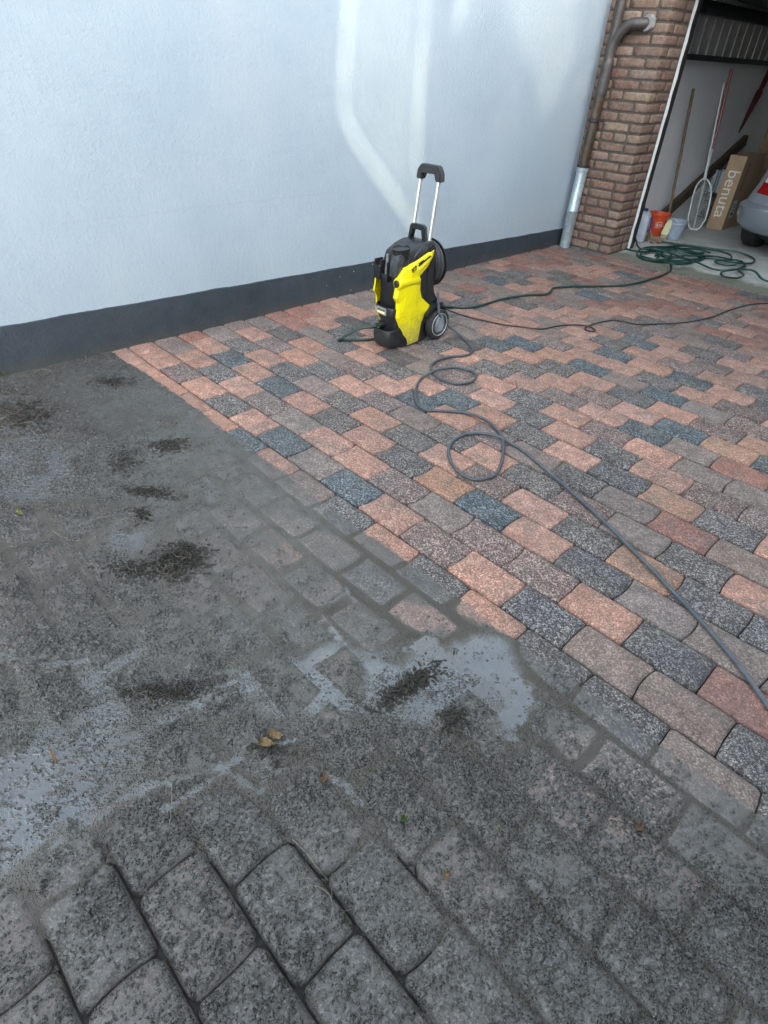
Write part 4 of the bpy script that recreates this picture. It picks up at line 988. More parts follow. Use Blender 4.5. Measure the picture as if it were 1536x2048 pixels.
    box(bm, cx - .098, 1.052, .395, cx - .044, 1.058, .468, .002); box(bm, cx - .052, 1.060, .392, cx + .012, 1.066, .43, .002); box(bm, cx - .098, 1.055, .39, cx + .012, 1.12, .397, .002)
    obj('wand_holder', bm, K, t, True)
    bm = bmesh.new(); lathe(bm, [(.012, .40), (.013, .46), (.009, .50), (.009, .535)], (cx - .020, 1.085, 0), (0, 0, 1), 14); obj('spray_nozzle', bm, simple('grey_plastic', (.16, .17, .18), .4), t, True)
    bm = bmesh.new(); ngon_loft(bm, [[(cx + .052 + a * .034, 1.085 + b * .022 + max(0, z - .50) * .5, z) for a, b in ((-1, -1), (1, -1), (1, 1), (-1, 1))] for z in (.425, .47, .51, .55)]); bmesh.ops.bevel(bm, geom=bm.edges[:], offset=.005, segments=2, affect='EDGES'); obj('front_cheek', bm, simple('satin_black', (.05, .055, .06), .25), t, True)
    # yellow side panels
    outl = [(1.342, .553), (1.340, .515), (1.299, .459), (1.234, .415), (1.246, .374), (1.248, .339), (1.267, .288), (1.365, .211), (1.308, .176), (1.280, .132), (1.258, .014), (1.166, .010), (1.146, .055), (1.070, .201), (1.069, .288), (1.044, .321), (1.053, .361), (1.055, .395), (1.070, .44), (1.113, .479), (1.205, .508)]
    ins = [(1.165, .345, 1.0), (1.160, .30, 1.1), (1.150, .20, 1.0), (1.175, .10, .8), (1.215, .05, .5), (1.235, .15, .6), (1.270, .20, .6), (1.20, .25, 1.0), (1.17, .455, .7), (1.23, .465, .8), (1.29, .495, .7), (1.19, .425, .5), (1.12, .40, .8), (1.115, .33, .8), (1.10, .25, .7), (1.205, .345, .9)]
    for s in (1, -1):
        bm = bmesh.new()
        pts = [Vector(p) for p in outl] + [Vector(p[:2]) for p in ins]
        inner = []
        cyc = sum(p[0] for p in outl) / len(outl)
        # inset ring for a rounded rim
        n_ = len(outl); ring2 = []
        for i in range(n_):
            p = Vector(outl[i]); a = (Vector(outl[i]) - Vector(outl[i - 1])).normalized(); b = (Vector(outl[(i + 1) % n_]) - Vector(outl[i])).normalized()
            nrm_ = Vector((a.y + b.y, -(a.x + b.x))); nrm_ = nrm_.normalized() if nrm_.length > 1e-6 else Vector((0, 0)); ring2.append(p + nrm_ * .0055)
        pts = [Vector(p) for p in outl] + ring2 + [Vector(p[:2]) for p in ins]
        hs = [.0] * n_ + [.009] * n_ + [.009 + .014 * p[2] for p in ins]
        ed = [(i, (i + 1) % n_) for i in range(n_)] + [(n_ + i, n_ + (i + 1) % n_) for i in range(n_)]
        res = delaunay_2d_cdt(pts, ed, [], 1, 1e-6)
        vv, fo, ov = res[0], res[2], res[3]
        def hgt(i): return hs[ov[i][0]] if ov[i] else .005
        vb = [bm.verts.new((cx + s * ((.100 if s > 0 else .088) + hgt(i)), p.x, p.y)) for i, p in enumerate(vv)]
        for f_ in fo:
            try: bm.faces.new([vb[i] for i in f_])
            except ValueError: pass
        # thickness
        be = [e for e in bm.edges if len(e.link_faces) == 1]
        r = bmesh.ops.extrude_edge_only(bm, edges=be)
        for v_ in [g_ for g_ in r['geom'] if isinstance(g_, bmesh.types.BMVert)]: v_.co.x = cx + s * .080
        sp_ = obj('side_panel', bm, YL, t, False)
        # control knob housing: a cylinder lying front to back
        if s == 1:
            bm = bmesh.new(); lathe(bm, [(.028, 0), (.033, .006), (.033, .02), (.030, .04), (.028, .17), (.02, .18)], (cx + s * .098, 1.052, .402), (0, 1, -.03), 26); kb = obj('control_barrel', bm, YL, sp_, True)
            bm = bmesh.new(); lathe(bm, [(.0205, 0), (.0205, -.006), (.015, -.009)], (cx + .098, 1.052, .402), (0, 1, -.03), 22); box(bm, cx + .095, 1.036, .384, cx + .101, 1.046, .420, .001); obj('control_knob', bm, simple('knob_black', (.03, .032, .035), .3), kb, True)
            ink = simple('panel_ink', (.015, .015, .015), .5)
            an_ = math.atan2(.515 - .462, 1.31 - 1.185)
            xf = cx + .100 + .020
            rp = Matrix(((0, 0, 1), (math.cos(an_), -math.sin(an_), 0), (math.sin(an_), math.cos(an_), 0)))
            text_mesh('K7', .033, (xf, 1.155, .452), rp, ink, 'lettering', sp_, .003, 1.05)
            text_mesh('PREMIUM', .0095, (xf - .001, 1.208, .489), rp, ink, 'lettering', sp_, .003, 1.0)
            text_mesh('SMART CONTROL', .013, (xf - .001, 1.206, .4775), rp, ink, 'lettering', sp_, .003, 1.0)
    vb_ = bmesh.new()
    for i in range(6): box(vb_, cx + .1015, 1.285 + .004 * i * 0, .30 + i * .012, cx + .106, 1.335, .304 + i * .012)
    obj('vent_slats', vb_, simple('vent_black', (.03, .033, .037), .5), t)
    for yy_, zz_ in ((1.325, .535), (1.175, .035), (1.335, .215)):
        bm = bmesh.new(); lathe(bm, [(.0045, 0), (.0045, .003), (.002, .0035)], (cx + .108, yy_, zz_), (1, 0, 0), 12); obj('screw', bm, K, t)
    # rear frame, axle
    bm = bmesh.new()
    prism(bm, [(1.33, .02), (1.40, .10), (1.435, .20), (1.405, .25), (1.365, .30), (1.355, .38), (1.36, .56), (1.33, .585), (1.30, .56), (1.29, .1)], 0, cx - .108, cx + .108, .006)
    obj('rear_frame', bm, K, t, True)
    bm = bmesh.new(); prism(bm, [(1.30, .16), (1.36, .215), (1.42, .215), (1.48, .17), (1.47, .18), (1.43, .235), (1.35, .235), (1.29, .175)], 0, cx + .108, cx + .135, .002); obj('mudguard', bm, K, t, True)
    TY = simple('wheel_rubber', (.02, .021, .022), .6, var=.3, scale=60, bump=.3, bscale=150); RG = simple('wheel_grey', (.05, .055, .06), .35, var=.15)
    for s in (1, -1):
        wc = (cx + s * .118, 1.412, .098)
        bm = bmesh.new(); lathe(bm, [(.066, -.022), (.085, -.026), (.095, -.018), (.098, 0), (.095, .018), (.085, .026), (.070, .024)], wc, (s, 0, 0), 36, False); wl = obj('wheel', bm, TY, t, True)
        bm = bmesh.new(); lathe(bm, [(.071, .022), (.068, .027), (.062, .022), (.060, .014), (.01, .012)], wc, (s, 0, 0), 36); obj('rim', bm, RG, wl, True)
        bm = bmesh.new(); lathe(bm, [(.066, .026), (.069, .030), (.072, .026), (.069, .024)], wc, (s, 0, 0), 40, False); obj('rim_ring', bm, simple('ring_grey', (.30, .33, .35), .3), wl, True)
        bm = bmesh.new(); prism(bm, [(wc[1] - .018, wc[2] + .060), (wc[1] + .020, wc[2] + .060), (wc[1] + .044, wc[2] - .005), (wc[1] + .032, wc[2] - .045), (wc[1] - .032, wc[2] - .045), (wc[1] - .044, wc[2] - .005)], 0, wc[0] + s * .012, wc[0] + s * .031, .004); obj('hub_cover', bm, simple('hub_grey', (.23, .26, .28), .3), wl, True)
    # telescopic handle
    AL = simple('aluminium', (.66, .70, .72), .3, metal=.7, var=.08)
    hd = bmesh.new()
    for s in (1, -1): tube(hd, [(cx - .02 + s * .070, 1.345, .50), (cx - .02 + s * .070, 1.40, .93)], .0112, 12, smooth=False)
    obj('handle_tubes', hd, AL, t, True)
    bm = bmesh.new()
    hy = lambda z: 1.345 + (z - .5) * .128
    prism(bm, [(cx - .02 - .094, .885), (cx - .02 - .088, .93), (cx - .02 - .062, .962), (cx - .02 + .062, .962), (cx - .02 + .088, .93), (cx - .02 + .094, .885), (cx - .02 + .052, .885), (cx - .02 + .050, .925), (cx - .02 - .050, .925), (cx - .02 - .052, .885)], 1, 1.378, 1.422, .005)
    obj('handle_grip', bm, simple('grip_black', (.03, .032, .034), .5), t, True)
    bm = bmesh.new(); prism(bm, [(cx - .018 - .075, .575), (cx - .018 - .060, .655), (cx - .018 - .045, .665), (cx - .018 + .040, .665), (cx - .018 + .055, .655), (cx - .018 + .068, .575), (cx - .018 + .044, .575), (cx - .018 + .036, .642), (cx - .018 - .036, .642), (cx - .018 - .050, .575)], 1, 1.315, 1.345, .004)
    obj('carry_handle', bm, K, t, True)
    # hose reel on the back
    rc_ = (cx - .022, 1.415, .435)
    bm = bmesh.new(); lathe(bm, [(.132, -.052), (.138, -.050), (.138, -.044), (.07, -.040), (.07, .035), (.138, .040), (.138, .048), (.12, .052), (.04, .052)], rc_, (0, 1, 0), 44); obj('hose_reel', bm, K, t, True)
    bm = bmesh.new()
    for a, rr in ((-.030, .120), (-.012, .124), (.006, .121), (.024, .125), (-.020, .106), (.0, .108), (.020, .105)):
        tube(bm, [(rc_[0] + rr * math.cos(q_ * math.pi / 9), rc_[1] + a, rc_[2] + rr * math.sin(q_ * math.pi / 9)) for q_ in range(18)], .0085, 8, 3, True, True)
    obj('wound_hose', bm, simple('hose_black', (.05, .052, .056), .4), t, True)
    # outlet and water inlet
    bm = bmesh.new(); lathe(bm, [(.016, 0), (.018, .02), (.013, .045), (.013, .075)], (cx - .02, 1.10, .130), (-.35, -1, -.05), 16); obj('water_inlet', bm, K, t, True)
    return t
washer = build_washer()

# ---------------------------------------------------------------- hoses and cable
M_GH = simple('green_hose', (.007, .040, .034), .38, var=.25, scale=30)
M_PH = simple('pressure_hose', (.055, .068, .080), .40, var=.3, scale=25, dirt=(.10, .11, .115))
M_CB = simple('black_cable', (.012, .013, .016), .5)
def gp(lst, r, z=None):
    out = []
    for a in lst:
        q = G(a[0], a[1], r if len(a) < 3 else a[2]); out.append((q[0], q[1], q[2] + .001))
    return out
t = thing('garden_hose', (-.6, 3.4, 0), 'dark green garden hose running from the washer to a tangled heap at the garage door', 'hose')
bm = bmesh.new()
r = .0085
path = gp([(880, 615), (893, 613), (930, 616), (965, 610), (1010, 597), (1060, 590), (1090, 589), (1102, 583), (1108, 576), (1150, 573), (1230, 572), (1270, 567), (1300, 559), (1330, 548), (1341, 540), (1342, 530), (1339, 515), (1345, 508, .02)], r)
tube(bm, path, r, 10, 8)
path2 = [(-.905, 1.062, .128), (-.93, 1.02, .120), (-1.0, .955, .095), (-1.055, .90, .050), (-1.09, .875, .018), (-1.10, .905, .010), (-1.05, .96, .010), (-.99, 1.05, .010), (-.97, 1.16, .010), (-1.03, 1.35, .010), (-1.12, 1.60, .010), (-1.18, 1.80, .010)]
p0 = path[0]
path2 += [(-1.20, 1.90, .010), (p0[0] - .03, p0[1] - .01, .010), p0]
tube(bm, path2, r, 10, 8)
obj('hose_run', bm, M_GH, t, True)
bm = bmesh.new()
loops = [
 [(1250, 497), (1275, 503), (1310, 502), (1340, 495), (1300, 494), (1278, 500), (1276, 512), (1300, 522), (1340, 525), (1380, 525), (1410, 517), (1400, 508), (1360, 497), (1345, 487), (1322, 483)],
 [(1322, 483), (1370, 490), (1420, 497), (1470, 503), (1500, 513), (1509, 521), (1500, 527), (1470, 525), (1430, 518), (1380, 510), (1330, 503), (1320, 512), (1312, 518), (1330, 519), (1360, 512), (1400, 512)],
 [(1400, 512), (1430, 513), (1458, 518), (1462, 512), (1445, 504), (1410, 497), (1370, 492), (1330, 494), (1300, 500), (1280, 510), (1310, 519), (1350, 522), (1385, 522), (1425, 538), (1460, 541), (1485, 534), (1488, 527), (1470, 520), (1430, 523), (1450, 531), (1470, 530)],
 [(1470, 530), (1480, 522), (1490, 530), (1486, 537), (1460, 540), (1442, 546), (1450, 554), (1475, 556), (1487, 550), (1478, 543), (1480, 539), (1500, 540), (1512, 545), (1524, 558), (1545, 565), (1590, 570), (1640, 562), (1690, 575)],
 [(1255, 466), (1266, 463), (1272, 480), (1280, 497), (1310, 498), (1345, 508), (1385, 524), (1350, 529), (1330, 521), (1345, 508)],
 [(1310, 512), (1345, 498), (1375, 500), (1400, 515), (1370, 528), (1340, 520), (1322, 506), (1350, 496), (1380, 506), (1408, 506)],
 [(1290, 506), (1330, 498), (1372, 504), (1405, 514), (1385, 519), (1335, 512), (1312, 505), (1340, 500), (1390, 498), (1420, 506)]]
for i, lp in enumerate(loops):
    zz = .010 + (i % 5) * .008
    cor = [(a[0], a[1], zz + .012 * (math.sin(a[0] * .09 + i) * .5 + .5) * (1 if i > 0 else .4)) for a in lp]
    tube(bm, gp(cor, .0085), .0085, 8, 7)
obj('hose_tangle', bm, M_GH, t, True)
bm = bmesh.new(); lathe(bm, [(.011, 0), (.0155, .004), (.0155, .018), (.013, .022)], (-.915, 1.058, .126), (-.6, -1, -.15), 16); obj('coupling_ring', bm, simple('coupling_yellow', (.7, .68, .12), .4), t, True)
bm = bmesh.new(); lathe(bm, [(.012, 0), (.0135, .01), (.0125, .045), (.010, .05)], (-.925, 1.045, .122), (-.6, -1, -.25), 16); obj('coupling', bm, simple('coupling_dark', (.02, .05, .045), .4), t, True)

t = thing('pressure_hose', (.5, .2, 0), 'grey high-pressure hose looping from the washer across the pavers to the right edge', 'hose')
bm = bmesh.new(); r = .0075
start = P(873, 603, 0, -.76)
pts = [(-.775, 1.41, .30), tuple(P(878, 628, 0, -.735))] + gp([(892, 648, .08), (912, 664, .03), (930, 680), (944, 698), (940, 708), (925, 712), (900, 714), (875, 721), (862, 733), (868, 748), (885, 760), (915, 768), (942, 764), (952, 752), (942, 742), (915, 736, .014), (885, 738, .02), (862, 745, .02), (842, 758), (833, 775), (831, 795), (838, 812), (858, 821), (880, 822), (925, 825), (955, 832), (982, 848), (1003, 872, .010), (1007, 900), (1000, 935), (985, 953), (955, 960), (925, 950), (905, 930), (897, 905), (904, 885), (925, 871), (955, 867), (985, 870, .016), (1010, 880, .012), (1050, 905), (1095, 942), (1150, 990), (1210, 1045), (1260, 1095), (1300, 1135), (1350, 1188), (1400, 1240), (1450, 1298), (1495, 1355), (1540, 1420), (1600, 1510), (1680, 1660), (1760, 1860), (1800, 2050)], r)
tube(bm, pts, r, 10, 8); obj('hose_run', bm, M_PH, t, True)
bm = bmesh.new(); tube(bm, [pts[0], pts[1]], .0082, 10, 6); obj('kink_guard', bm, simple('hose_end', (.13, .16, .18), .4), t, True)
t = 0
bm = bmesh.new()
pts = [(-.79, 1.44, .15), tuple(P(890, 618, 0, -.80))] + gp([(905, 624, .03), (940, 635), (975, 643), (1010, 650), (1050, 655), (1085, 658), (1115, 652), (1150, 650), (1178, 653), (1190, 661), (1180, 663), (1170, 656), (1195, 646, .008), (1232, 641), (1275, 649), (1320, 648), (1360, 646), (1400, 640), (1430, 632), (1470, 617), (1510, 608), (1545, 608), (1600, 612), (1700, 625), (1850, 622), (2000, 640)], .0045)
tube(bm, pts, .0045, 8, 8)
tag(obj('power_cable', bm, M_CB, None, True), 'thin black power cable running from the washer to the right edge', 'cable')

# ---------------------------------------------------------------- debris
def surf(x, y):
    xs, ys, zz = MZ
    if y > ys[-1] or y < ys[0] or x < xs[0] or x > xs[-1]: return 0.0
    i = min(int(np.searchsorted(xs, x)), len(xs) - 1); j = min(int(np.searchsorted(ys, y)), len(ys) - 1)
    return float(zz[j, i])
M_MOSS = simple('moss_dirt', (.024, .021, .015), .75, var=.6, scale=90, bump=.6, bscale=300, bdist=.002)
M_FIB = simple('root_fibre', (.20, .17, .12), .8, var=.3)
def clump(cpx, cpy, rx, ry, n, label, rot=0, size=.004, nf=18):
    c0 = G(cpx, cpy); rng = random.Random(int(cpx * 7 + cpy))
    t = thing('moss_clump', (c0[0], c0[1], 0), label, 'moss clump')
    bm = bmesh.new()
    for i in range(int(n * .8)):
        a = rng.gauss(0, .45); b = rng.gauss(0, .45)
        q = G(cpx + (a * math.cos(rot) * rx - b * math.sin(rot) * ry), cpy + (a * math.sin(rot) * rx + b * math.cos(rot) * ry))
        h = max(0, 1 - math.hypot(a, b)) * size * 2.2 * rng.random()
        s = size * rng.uniform(.2, .95) * (1.25 if cpy > 1050 else 1)
        g = bmesh.ops.create_icosphere(bm, subdivisions=1, radius=s)
        z0 = surf(q[0], q[1]) + h; ang = rng.uniform(0, 3); e1 = rng.uniform(.8, 4.0)
        for v in g['verts']:
            x_, y_, z_ = v.co; x_ *= e1; x_ *= 1 + rng.uniform(-.3, .3); y_ *= 1 + rng.uniform(-.3, .3)
            v.co = Vector((q[0] + x_ * math.cos(ang) - y_ * math.sin(ang), q[1] + x_ * math.sin(ang) + y_ * math.cos(ang), z0 + z_ * .7 * (1 + rng.uniform(-.3, .3))))
    obj('crumbs', bm, M_MOSS, t)['kind'] = 'stuff'
    bm = bmesh.new()
    for i in range(nf):
        a = rng.gauss(0, .5); b = rng.gauss(0, .5)
        q = G(cpx + (a * math.cos(rot) * rx - b * math.sin(rot) * ry), cpy + (a * math.sin(rot) * rx + b * math.cos(rot) * ry))
        z0 = surf(q[0], q[1]) + size * rng.uniform(.5, 2.5); an2 = rng.uniform(0, 6.28); l_ = rng.uniform(.015, .05); cur = rng.uniform(-2, 2)
        pts = []
        for k in range(5):
            pts.append((q[0] + math.cos(an2) * l_ * k / 4, q[1] + math.sin(an2) * l_ * k / 4, z0 + rng.uniform(-.001, .003))); an2 += cur / 5
        tube(bm, pts, .0005, 4, 3)
    obj('fibres', bm, M_FIB, t)['kind'] = 'stuff'
    bm = bmesh.new()
    for i in range(int(n * .35)):
        a = rng.gauss(0, .42); b = rng.gauss(0, .42)
        q = G(cpx + (a * math.cos(rot) * rx - b * math.sin(rot) * ry), cpy + (a * math.sin(rot) * rx + b * math.cos(rot) * ry))
        z0 = surf(q[0], q[1]) + size * rng.uniform(0, 1.2); an2 = rng.uniform(0, 6.28); l_ = rng.uniform(.008, .032); cur = rng.uniform(-4, 4); pts = []; x_, y_ = q[0], q[1]
        for k in range(5):
            pts.append((x_, y_, z0 + rng.uniform(-.002, .004))); x_ += math.cos(an2) * l_ / 4; y_ += math.sin(an2) * l_ / 4; an2 += cur / 4
        tube(bm, pts, rng.uniform(.0006, .0013), 4, 2)
    obj('roots', bm, M_MOSS, t)['kind'] = 'stuff'
clump(360, 1120, 60, 38, 520, 'largest dark clump of moss and roots with looping fibres in the mud film', -.15, .0050, 30)
clump(338, 893, 46, 16, 220, 'dark moss clump with fine roots in the upper middle of the mud film', -.1, .0048, 12)
clump(815, 1372, 85, 22, 420, 'long dark ridge of mud and moss lying in the grey slurry', -.55, .0040, 12)
clump(300, 985, 70, 14, 200, 'ragged trail of moss bits running up to the right in the mud film', .15, .0042, 10)
clump(285, 1030, 26, 18, 130, 'small moss clump just above the largest one', .3, .0042, 8)
clump(225, 765, 60, 12, 170, 'flat moss patch with pale stalks near the dark wall base', 0, .0055, 12)
clump(60, 830, 70, 45, 260, 'brown litter of moss and stalks at the left edge', 0, .0055, 22)
clump(250, 925, 50, 40, 160, 'sparse moss crumbs left of the ragged trail', .2, .004, 10)
clump(270, 1140, 70, 28, 220, 'loose crumbs left of the largest moss clump', .1, .0036, 8)
clump(330, 1385, 110, 20, 300, 'row of dark crumbs along the upper edge of the grey slurry', -.05, .0034, 8)
clump(910, 1440, 35, 40, 130, 'dark crumbs right of the slurry ridge', .2, .0036, 4)
clump(540, 1500, 60, 30, 90, 'dark crumbs around the dead leaf', .1, .0034, 4)
# scattered grit, uncountable
def scatter():
    rng = random.Random(5); bm = bmesh.new(); n = 0
    spec = [(0, 760, 500, 1250, 900), (0, 1250, 1000, 1560, 1100), (700, 1400, 1536, 2048, 900), (0, 1560, 760, 2048, 450)]
    for x0, y0, x1, y1, cnt in spec:
        for i in range(cnt):
            q = G(rng.uniform(x0, x1), rng.uniform(y0, y1))
            if q[1] > -.26 or q[0] < wall_x(q[1]) + .02: continue
            z0 = surf(q[0], q[1]); s = rng.uniform(.0008, .0026) if rng.random() < .9 else rng.uniform(.003, .0045); el = rng.uniform(.5, 1.6)
            g = bmesh.ops.create_icosphere(bm, subdivisions=1, radius=s)
            for v in g['verts']: v.co = Vector((q[0] + v.co.x * el * (1 + rng.uniform(-.3, .3)), q[1] + v.co.y * (1 + rng.uniform(-.3, .3)), z0 + s * .4 + v.co.z * .8))
    return bm
tag(obj('grit', scatter(), simple('grit', (.05, .046, .04), .5, var=.9, scale=400), None), 'scattered grit and crumbs over the mud', kind='stuff')
# straws and needles
def straw(pts, r, mat, name, label, cat, z=.006, group=None):
    bm = bmesh.new(); P3 = []
    for i, (a, b) in enumerate(pts):
        q = G(a, b); P3.append((q[0], q[1], surf(q[0], q[1]) + z * .45 + (.002 if 0 < i < len(pts) - 1 else -.001)))
    tube(bm, P3, lambda q_: r * .8 * (1 - .5 * q_), 5, 6)
    tag(obj(name, bm, mat, None, True), label, cat, group)
M_ST = simple('dry_stalk', (.22, .19, .13), .6, var=.35, scale=60); M_RS = simple('red_stalk', (.24, .12, .09), .6)
straw([(183, 1658), (192, 1636), (215, 1620), (240, 1613), (272, 1614)], .0011, M_RS, 'stalk', 'curved reddish stalk on the paver below the slurry, left', 'stalk')
straw([(344, 1568), (344, 1600), (343, 1635), (338, 1664)], .0011, M_ST, 'stalk', 'straight pale stalk standing out on the slurry, lower left', 'stalk')
straw([(175, 1675), (180, 1692), (192, 1702), (215, 1703)], .0010, M_ST, 'stalk', 'short hooked pale stalk at the edge of the grey slurry', 'stalk')
straw([(584, 1676), (610, 1702), (635, 1735), (655, 1757)], .0010, M_ST, 'pine_needle', 'straight pale needle pointing at the crossed needles', 'needle')
straw([(590, 1760), (620, 1759), (645, 1763)], .0007, M_ST, 'pine_needle', 'short level needle just above the arched needle', 'needle')
straw([(592, 1800), (600, 1784), (620, 1773), (645, 1778), (662, 1800), (664, 1830), (652, 1860), (637, 1878)], .0008, M_ST, 'pine_needle', 'long arched needle crossing the paver joint', 'needle')
straw([(664, 1740), (663, 1780), (668, 1805), (688, 1820), (713, 1813)], .0008, M_ST, 'pine_needle', 'needle bent like a hook over the paver joint', 'needle')
straw([(180, 693), (196, 706), (215, 716), (232, 728)], .0014, M_ST, 'stalk', 'thin pale stalk leaning on the dark wall base', 'stalk', .02)
straw([(52, 756), (75, 744), (98, 742), (110, 755), (108, 768)], .0015, M_ST, 'stalk', 'bent pale root lying at the foot of the dark wall base', 'stalk')
straw([(170, 1052), (190, 1040), (210, 1036), (225, 1043)], .0011, M_ST, 'stalk', 'small arched pale stalk left of the largest moss clump', 'stalk')
straw([(105, 1062), (130, 1077), (155, 1083), (172, 1078)], .0012, M_ST, 'stalk', 'pale stalk lying across the muddy joint at left', 'stalk')
straw([(240, 1040), (262, 1040), (270, 1048), (262, 1060)], .0011, M_ST, 'stalk', 'pale hooked root just above the largest moss clump', 'stalk')
straw([(95, 890), (120, 870), (150, 873), (155, 885)], .0012, M_ST, 'stalk', 'pale curved stalk in the dark mud near the left edge', 'stalk')
straw([(0, 1235), (8, 1215), (18, 1200)], .0012, M_ST, 'stalk', 'short pale stalk at the left edge of the picture', 'stalk')
straw([(790, 1610), (805, 1595), (820, 1575), (835, 1565)], .0012, simple('dark_twig', (.05, .045, .035), .7), 'twig', 'dark twig sunk in the mud right of the slurry', 'twig')
straw([(745, 1360), (765, 1370), (785, 1385)], .0009, M_ST, 'stalk', 'tiny pale stalk beside the long dark ridge', 'stalk')
# leaves
def leaf(name, pts, h, mat, label, curl=.012):
    rl = random.Random(int(pts[0][0] * 13 + pts[0][1])); cxm = sum(p_[0] for p_ in pts) / len(pts); cym = sum(p_[1] for p_ in pts) / len(pts); p2 = []
    for i, p_ in enumerate(pts):
        nx_ = pts[(i + 1) % len(pts)]
        for tt in (0, .33, .66):
            a_ = p_[0] + (nx_[0] - p_[0]) * tt; b_ = p_[1] + (nx_[1] - p_[1]) * tt; k_ = 1 + rl.uniform(-.22, .16); p2.append((cxm + (a_ - cxm) * k_, cym + (b_ - cym) * k_))
    pts = p2
    bm = bmesh.new(); q = [G(a, b) for a, b in pts]; c0 = sum(q) / len(q)
    zc = surf(c0[0], c0[1]); n = len(q); rings = []
    for sc_, dz in ((1, 1), (.55, .25)):
        rings.append([bm.verts.new((c0[0] + (p_[0] - c0[0]) * sc_, c0[1] + (p_[1] - c0[1]) * sc_, zc + h + curl * dz * (.5 + .5 * math.sin(i * .8) + rl.uniform(-.15, .15)))) for i, p_ in enumerate(q)])
    ce = bm.verts.new((c0[0], c0[1], zc + h))
    for i in range(n):
        bm.faces.new((rings[0][i], rings[0][(i + 1) % n], rings[1][(i + 1) % n], rings[1][i])); bm.faces.new((rings[1][i], rings[1][(i + 1) % n], ce))
    g = bmesh.ops.solidify(bm, geom=bm.faces[:], thickness=.0008)
    tag(obj(name, bm, mat, None), label, 'leaf')
M_LF = simple('dead_leaf', (.30, .21, .10), .6, var=.45, scale=80, bump=.5, bscale=120, bdist=.002); M_LB = simple('brown_leaf', (.20, .13, .08), .6, var=.5, scale=80)
leaf('dead_leaf', [(522, 1480), (538, 1483), (552, 1488), (551, 1496), (538, 1500), (520, 1493), (517, 1486)], .006, M_LF, 'curled yellow-brown leaf piece, the lower of the two in the mud')
leaf('dead_leaf', [(535, 1467), (548, 1463), (562, 1468), (569, 1475), (560, 1482), (545, 1480), (536, 1476)], .005, M_LF, 'torn yellow-brown leaf piece, the upper of the two in the mud')
leaf('dead_leaf', [(637, 1562), (645, 1548), (655, 1552), (660, 1565), (648, 1569)], .004, M_LB, 'small brown leaf folded on the slurry, right of the yellow pair')
leaf('dead_leaf', [(98, 1502), (104, 1505), (118, 1522), (121, 1532), (110, 1525)], .004, M_LF, 'narrow pale leaf at the left beside the slurry')
M_GR = simple('green_leaf', (.10, .16, .04), .6)
leaf('green_sprig', [(800, 1640), (808, 1634), (815, 1640), (812, 1648), (804, 1648)], .003, M_GR, 'tiny green sprig in the mud below the slurry')
leaf('green_sprig', [(684, 1838), (692, 1834), (695, 1842), (688, 1848)], .003, M_GR, 'tiny green sprig in the paver joint by the needles')
leaf('green_sprig', [(34, 1028), (42, 1024), (48, 1031), (40, 1035)], .003, simple('lime_leaf', (.30, .33, .10), .6), 'tiny yellow-green sprig in the mud film at the left edge')
leaf('green_sprig', [(994, 1655), (998, 1654), (1000, 1670), (996, 1672)], .003, simple('lime_leaf2', (.25, .30, .10), .6), 'sliver of green blade on the right half of the mud')
leaf('dead_leaf', [(887, 1742), (893, 1745), (900, 1742), (896, 1758), (891, 1766)], .003, M_LF, 'small forked tan seed leaf in the lower mud')
leaf('dead_leaf', [(1268, 1648), (1284, 1646), (1290, 1656), (1280, 1668), (1270, 1662)], .004, M_LB, 'small brown crumpled leaf at the right of the mud')
# weed at the foot of the wall, left
t = thing('weed_tuft', tuple(G(4, 752)), 'small green weed growing at the foot of the dark wall base, left edge', 'weed')
bm = bmesh.new(); g0 = G(4, 753)
for i in range(26):
    a = random.uniform(0, 6.28); l_ = random.uniform(.02, .05); tube(bm, [(g0[0], g0[1], 0), (g0[0] + math.cos(a) * l_ * .5, g0[1] + math.sin(a) * l_ * .5, l_ * .7), (g0[0] + math.cos(a) * l_, g0[1] + math.sin(a) * l_, l_ * .5)], lambda q_: .003 * (1.05 - q_), 4, 3)
obj('blades', bm, simple('weed_green', (.06, .10, .02), .6), t)

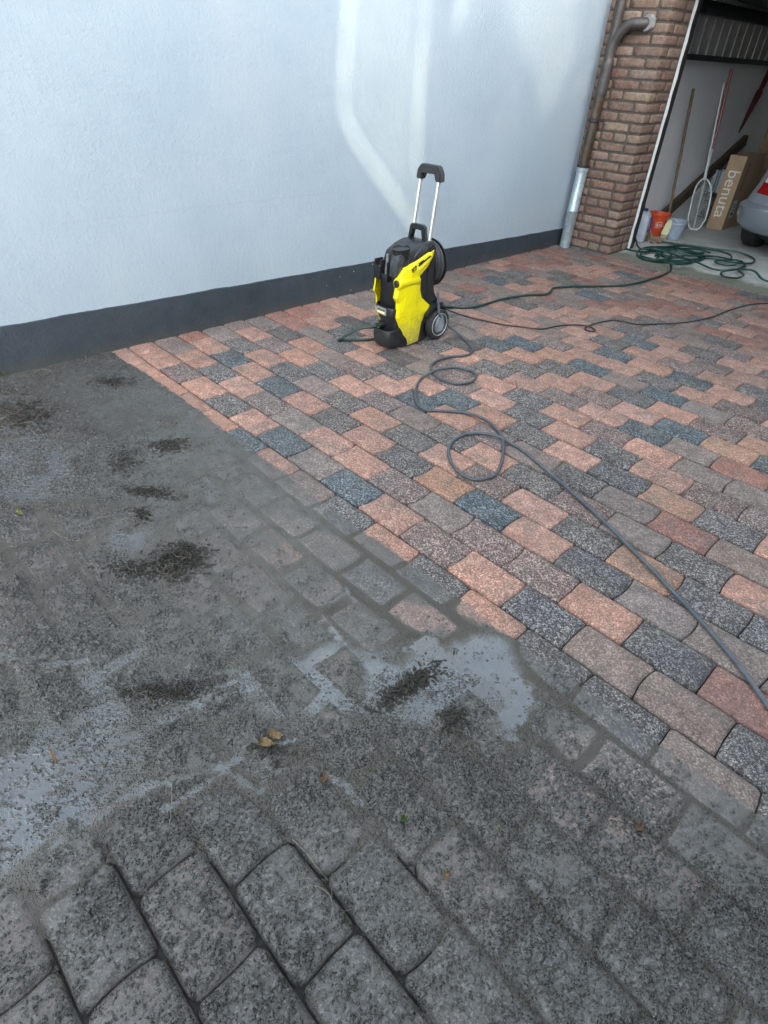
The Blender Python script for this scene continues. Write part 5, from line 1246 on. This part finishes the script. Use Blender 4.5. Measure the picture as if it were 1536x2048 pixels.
# ---------------------------------------------------------------- added sun mask, out of view: it shades the yard,
# slits cut to the streak shapes let sun onto the wall like window reflections
def build_sun_mask():
    XN = 4.0; th = .006
    t = thing('sun_mask', (XN, 1.0, 0), 'tall slitted screen added out of view to shade the yard and shape the sun streaks', 'screen')
    def back(px, py):
        p = P(px, py, 0, -1.76); k = (XN - p[0]) / sdir.x; return Vector((p[1] + sdir.y * k, p[2] + sdir.z * k))
    def ribbon(line, w_, sd=0):
        pts = [back(*p) for p in line]
        dense = []
        for i in range(len(pts) - 1):
            for k in range(5): dense.append(pts[i].lerp(pts[i + 1], k / 5))
        pts = dense + [pts[-1]]; L = []; Rr = []; n_ = len(pts)
        for i, p in enumerate(pts):
            d = (pts[min(i + 1, n_ - 1)] - pts[max(i - 1, 0)]).normalized(); n = Vector((-d.y, d.x)) * w_ / 2 * (1 + .35 * math.sin(i * .9 + sd) * math.sin(i * .37 + 1)) * (.45 + .55 * min(1, (n_ - 1 - i) / 6))
            L.append(p + n); Rr.append(p - n)
        return L + Rr[::-1]
    holes = [ribbon([(703, -30), (694, 100), (688, 215), (706, 265), (745, 325), (790, 390), (832, 462)], .026),
             ribbon([(855, -30), (845, 90), (838, 180), (832, 330), (828, 455)], .022, 2), ribbon([(932, -30), (918, 30), (905, 66)], .024, 4)]
    # thin slits cut in the added sheet let a weak light through on two broad areas
    def inside(p, poly):
        c_ = False; j = len(poly) - 1
        for i in range(len(poly)):
            if (poly[i].y > p.y) != (poly[j].y > p.y) and p.x < (poly[j].x - poly[i].x) * (p.y - poly[i].y) / (poly[j].y - poly[i].y) + poly[i].x: c_ = not c_
            j = i
        return c_
    areas = [([back(*p) for p in [(715, -30), (838, -30), (822, 200), (816, 400), (790, 370), (722, 262), (706, 210)]], .0065), ([back(*p) for p in [(1010, -30), (1145, -30), (1140, 120), (1105, 200), (1075, 240), (1060, 140), (1020, 70)]], .0055),
             ([back(*p) for p in [(935, -30), (985, -30), (960, 20), (915, 60)]], .005)]
    for poly, gw in areas:
        z = min(p.y for p in poly) + .01
        while z < max(p.y for p in poly):
            ins_ = [y_ for y_ in np.arange(min(p.x for p in poly), max(p.x for p in poly), .01) if inside(Vector((y_, z)), poly)]
            if len(ins_) > 3: holes.append([Vector((ins_[0], z)), Vector((ins_[-1], z)), Vector((ins_[-1], z + gw)), Vector((ins_[0], z + gw))])
            z += .05
    outer = [Vector(p) for p in ((-5.2, -.5), (4.6, -.5), (4.6, 4.5), (-5.2, 4.5))]
    pts = list(outer); ed = [(0, 1), (1, 2), (2, 3), (3, 0)]; off = 4
    for h in holes:
        n = len(h); pts += h; ed += [(off + i, off + (i + 1) % n) for i in range(n)]; off += n
    vv, ee, ff, *_ = delaunay_2d_cdt(pts, ed, [], 0, 1e-6)
    bm = bmesh.new(); vb = [bm.verts.new((XN, p.x, p.y)) for p in vv]
    for f_ in ff:
        c0 = sum((vv[i] for i in f_), Vector((0, 0))) / len(f_)
        if any(inside(c0, h) for h in holes): continue
        bm.faces.new([vb[i] for i in f_])
    bmesh.ops.solidify(bm, geom=bm.faces[:], thickness=th)
    obj('sun_mask_sheet', bm, simple('sun_mask_grey', (.38, .38, .38), .85), t)
build_sun_mask()
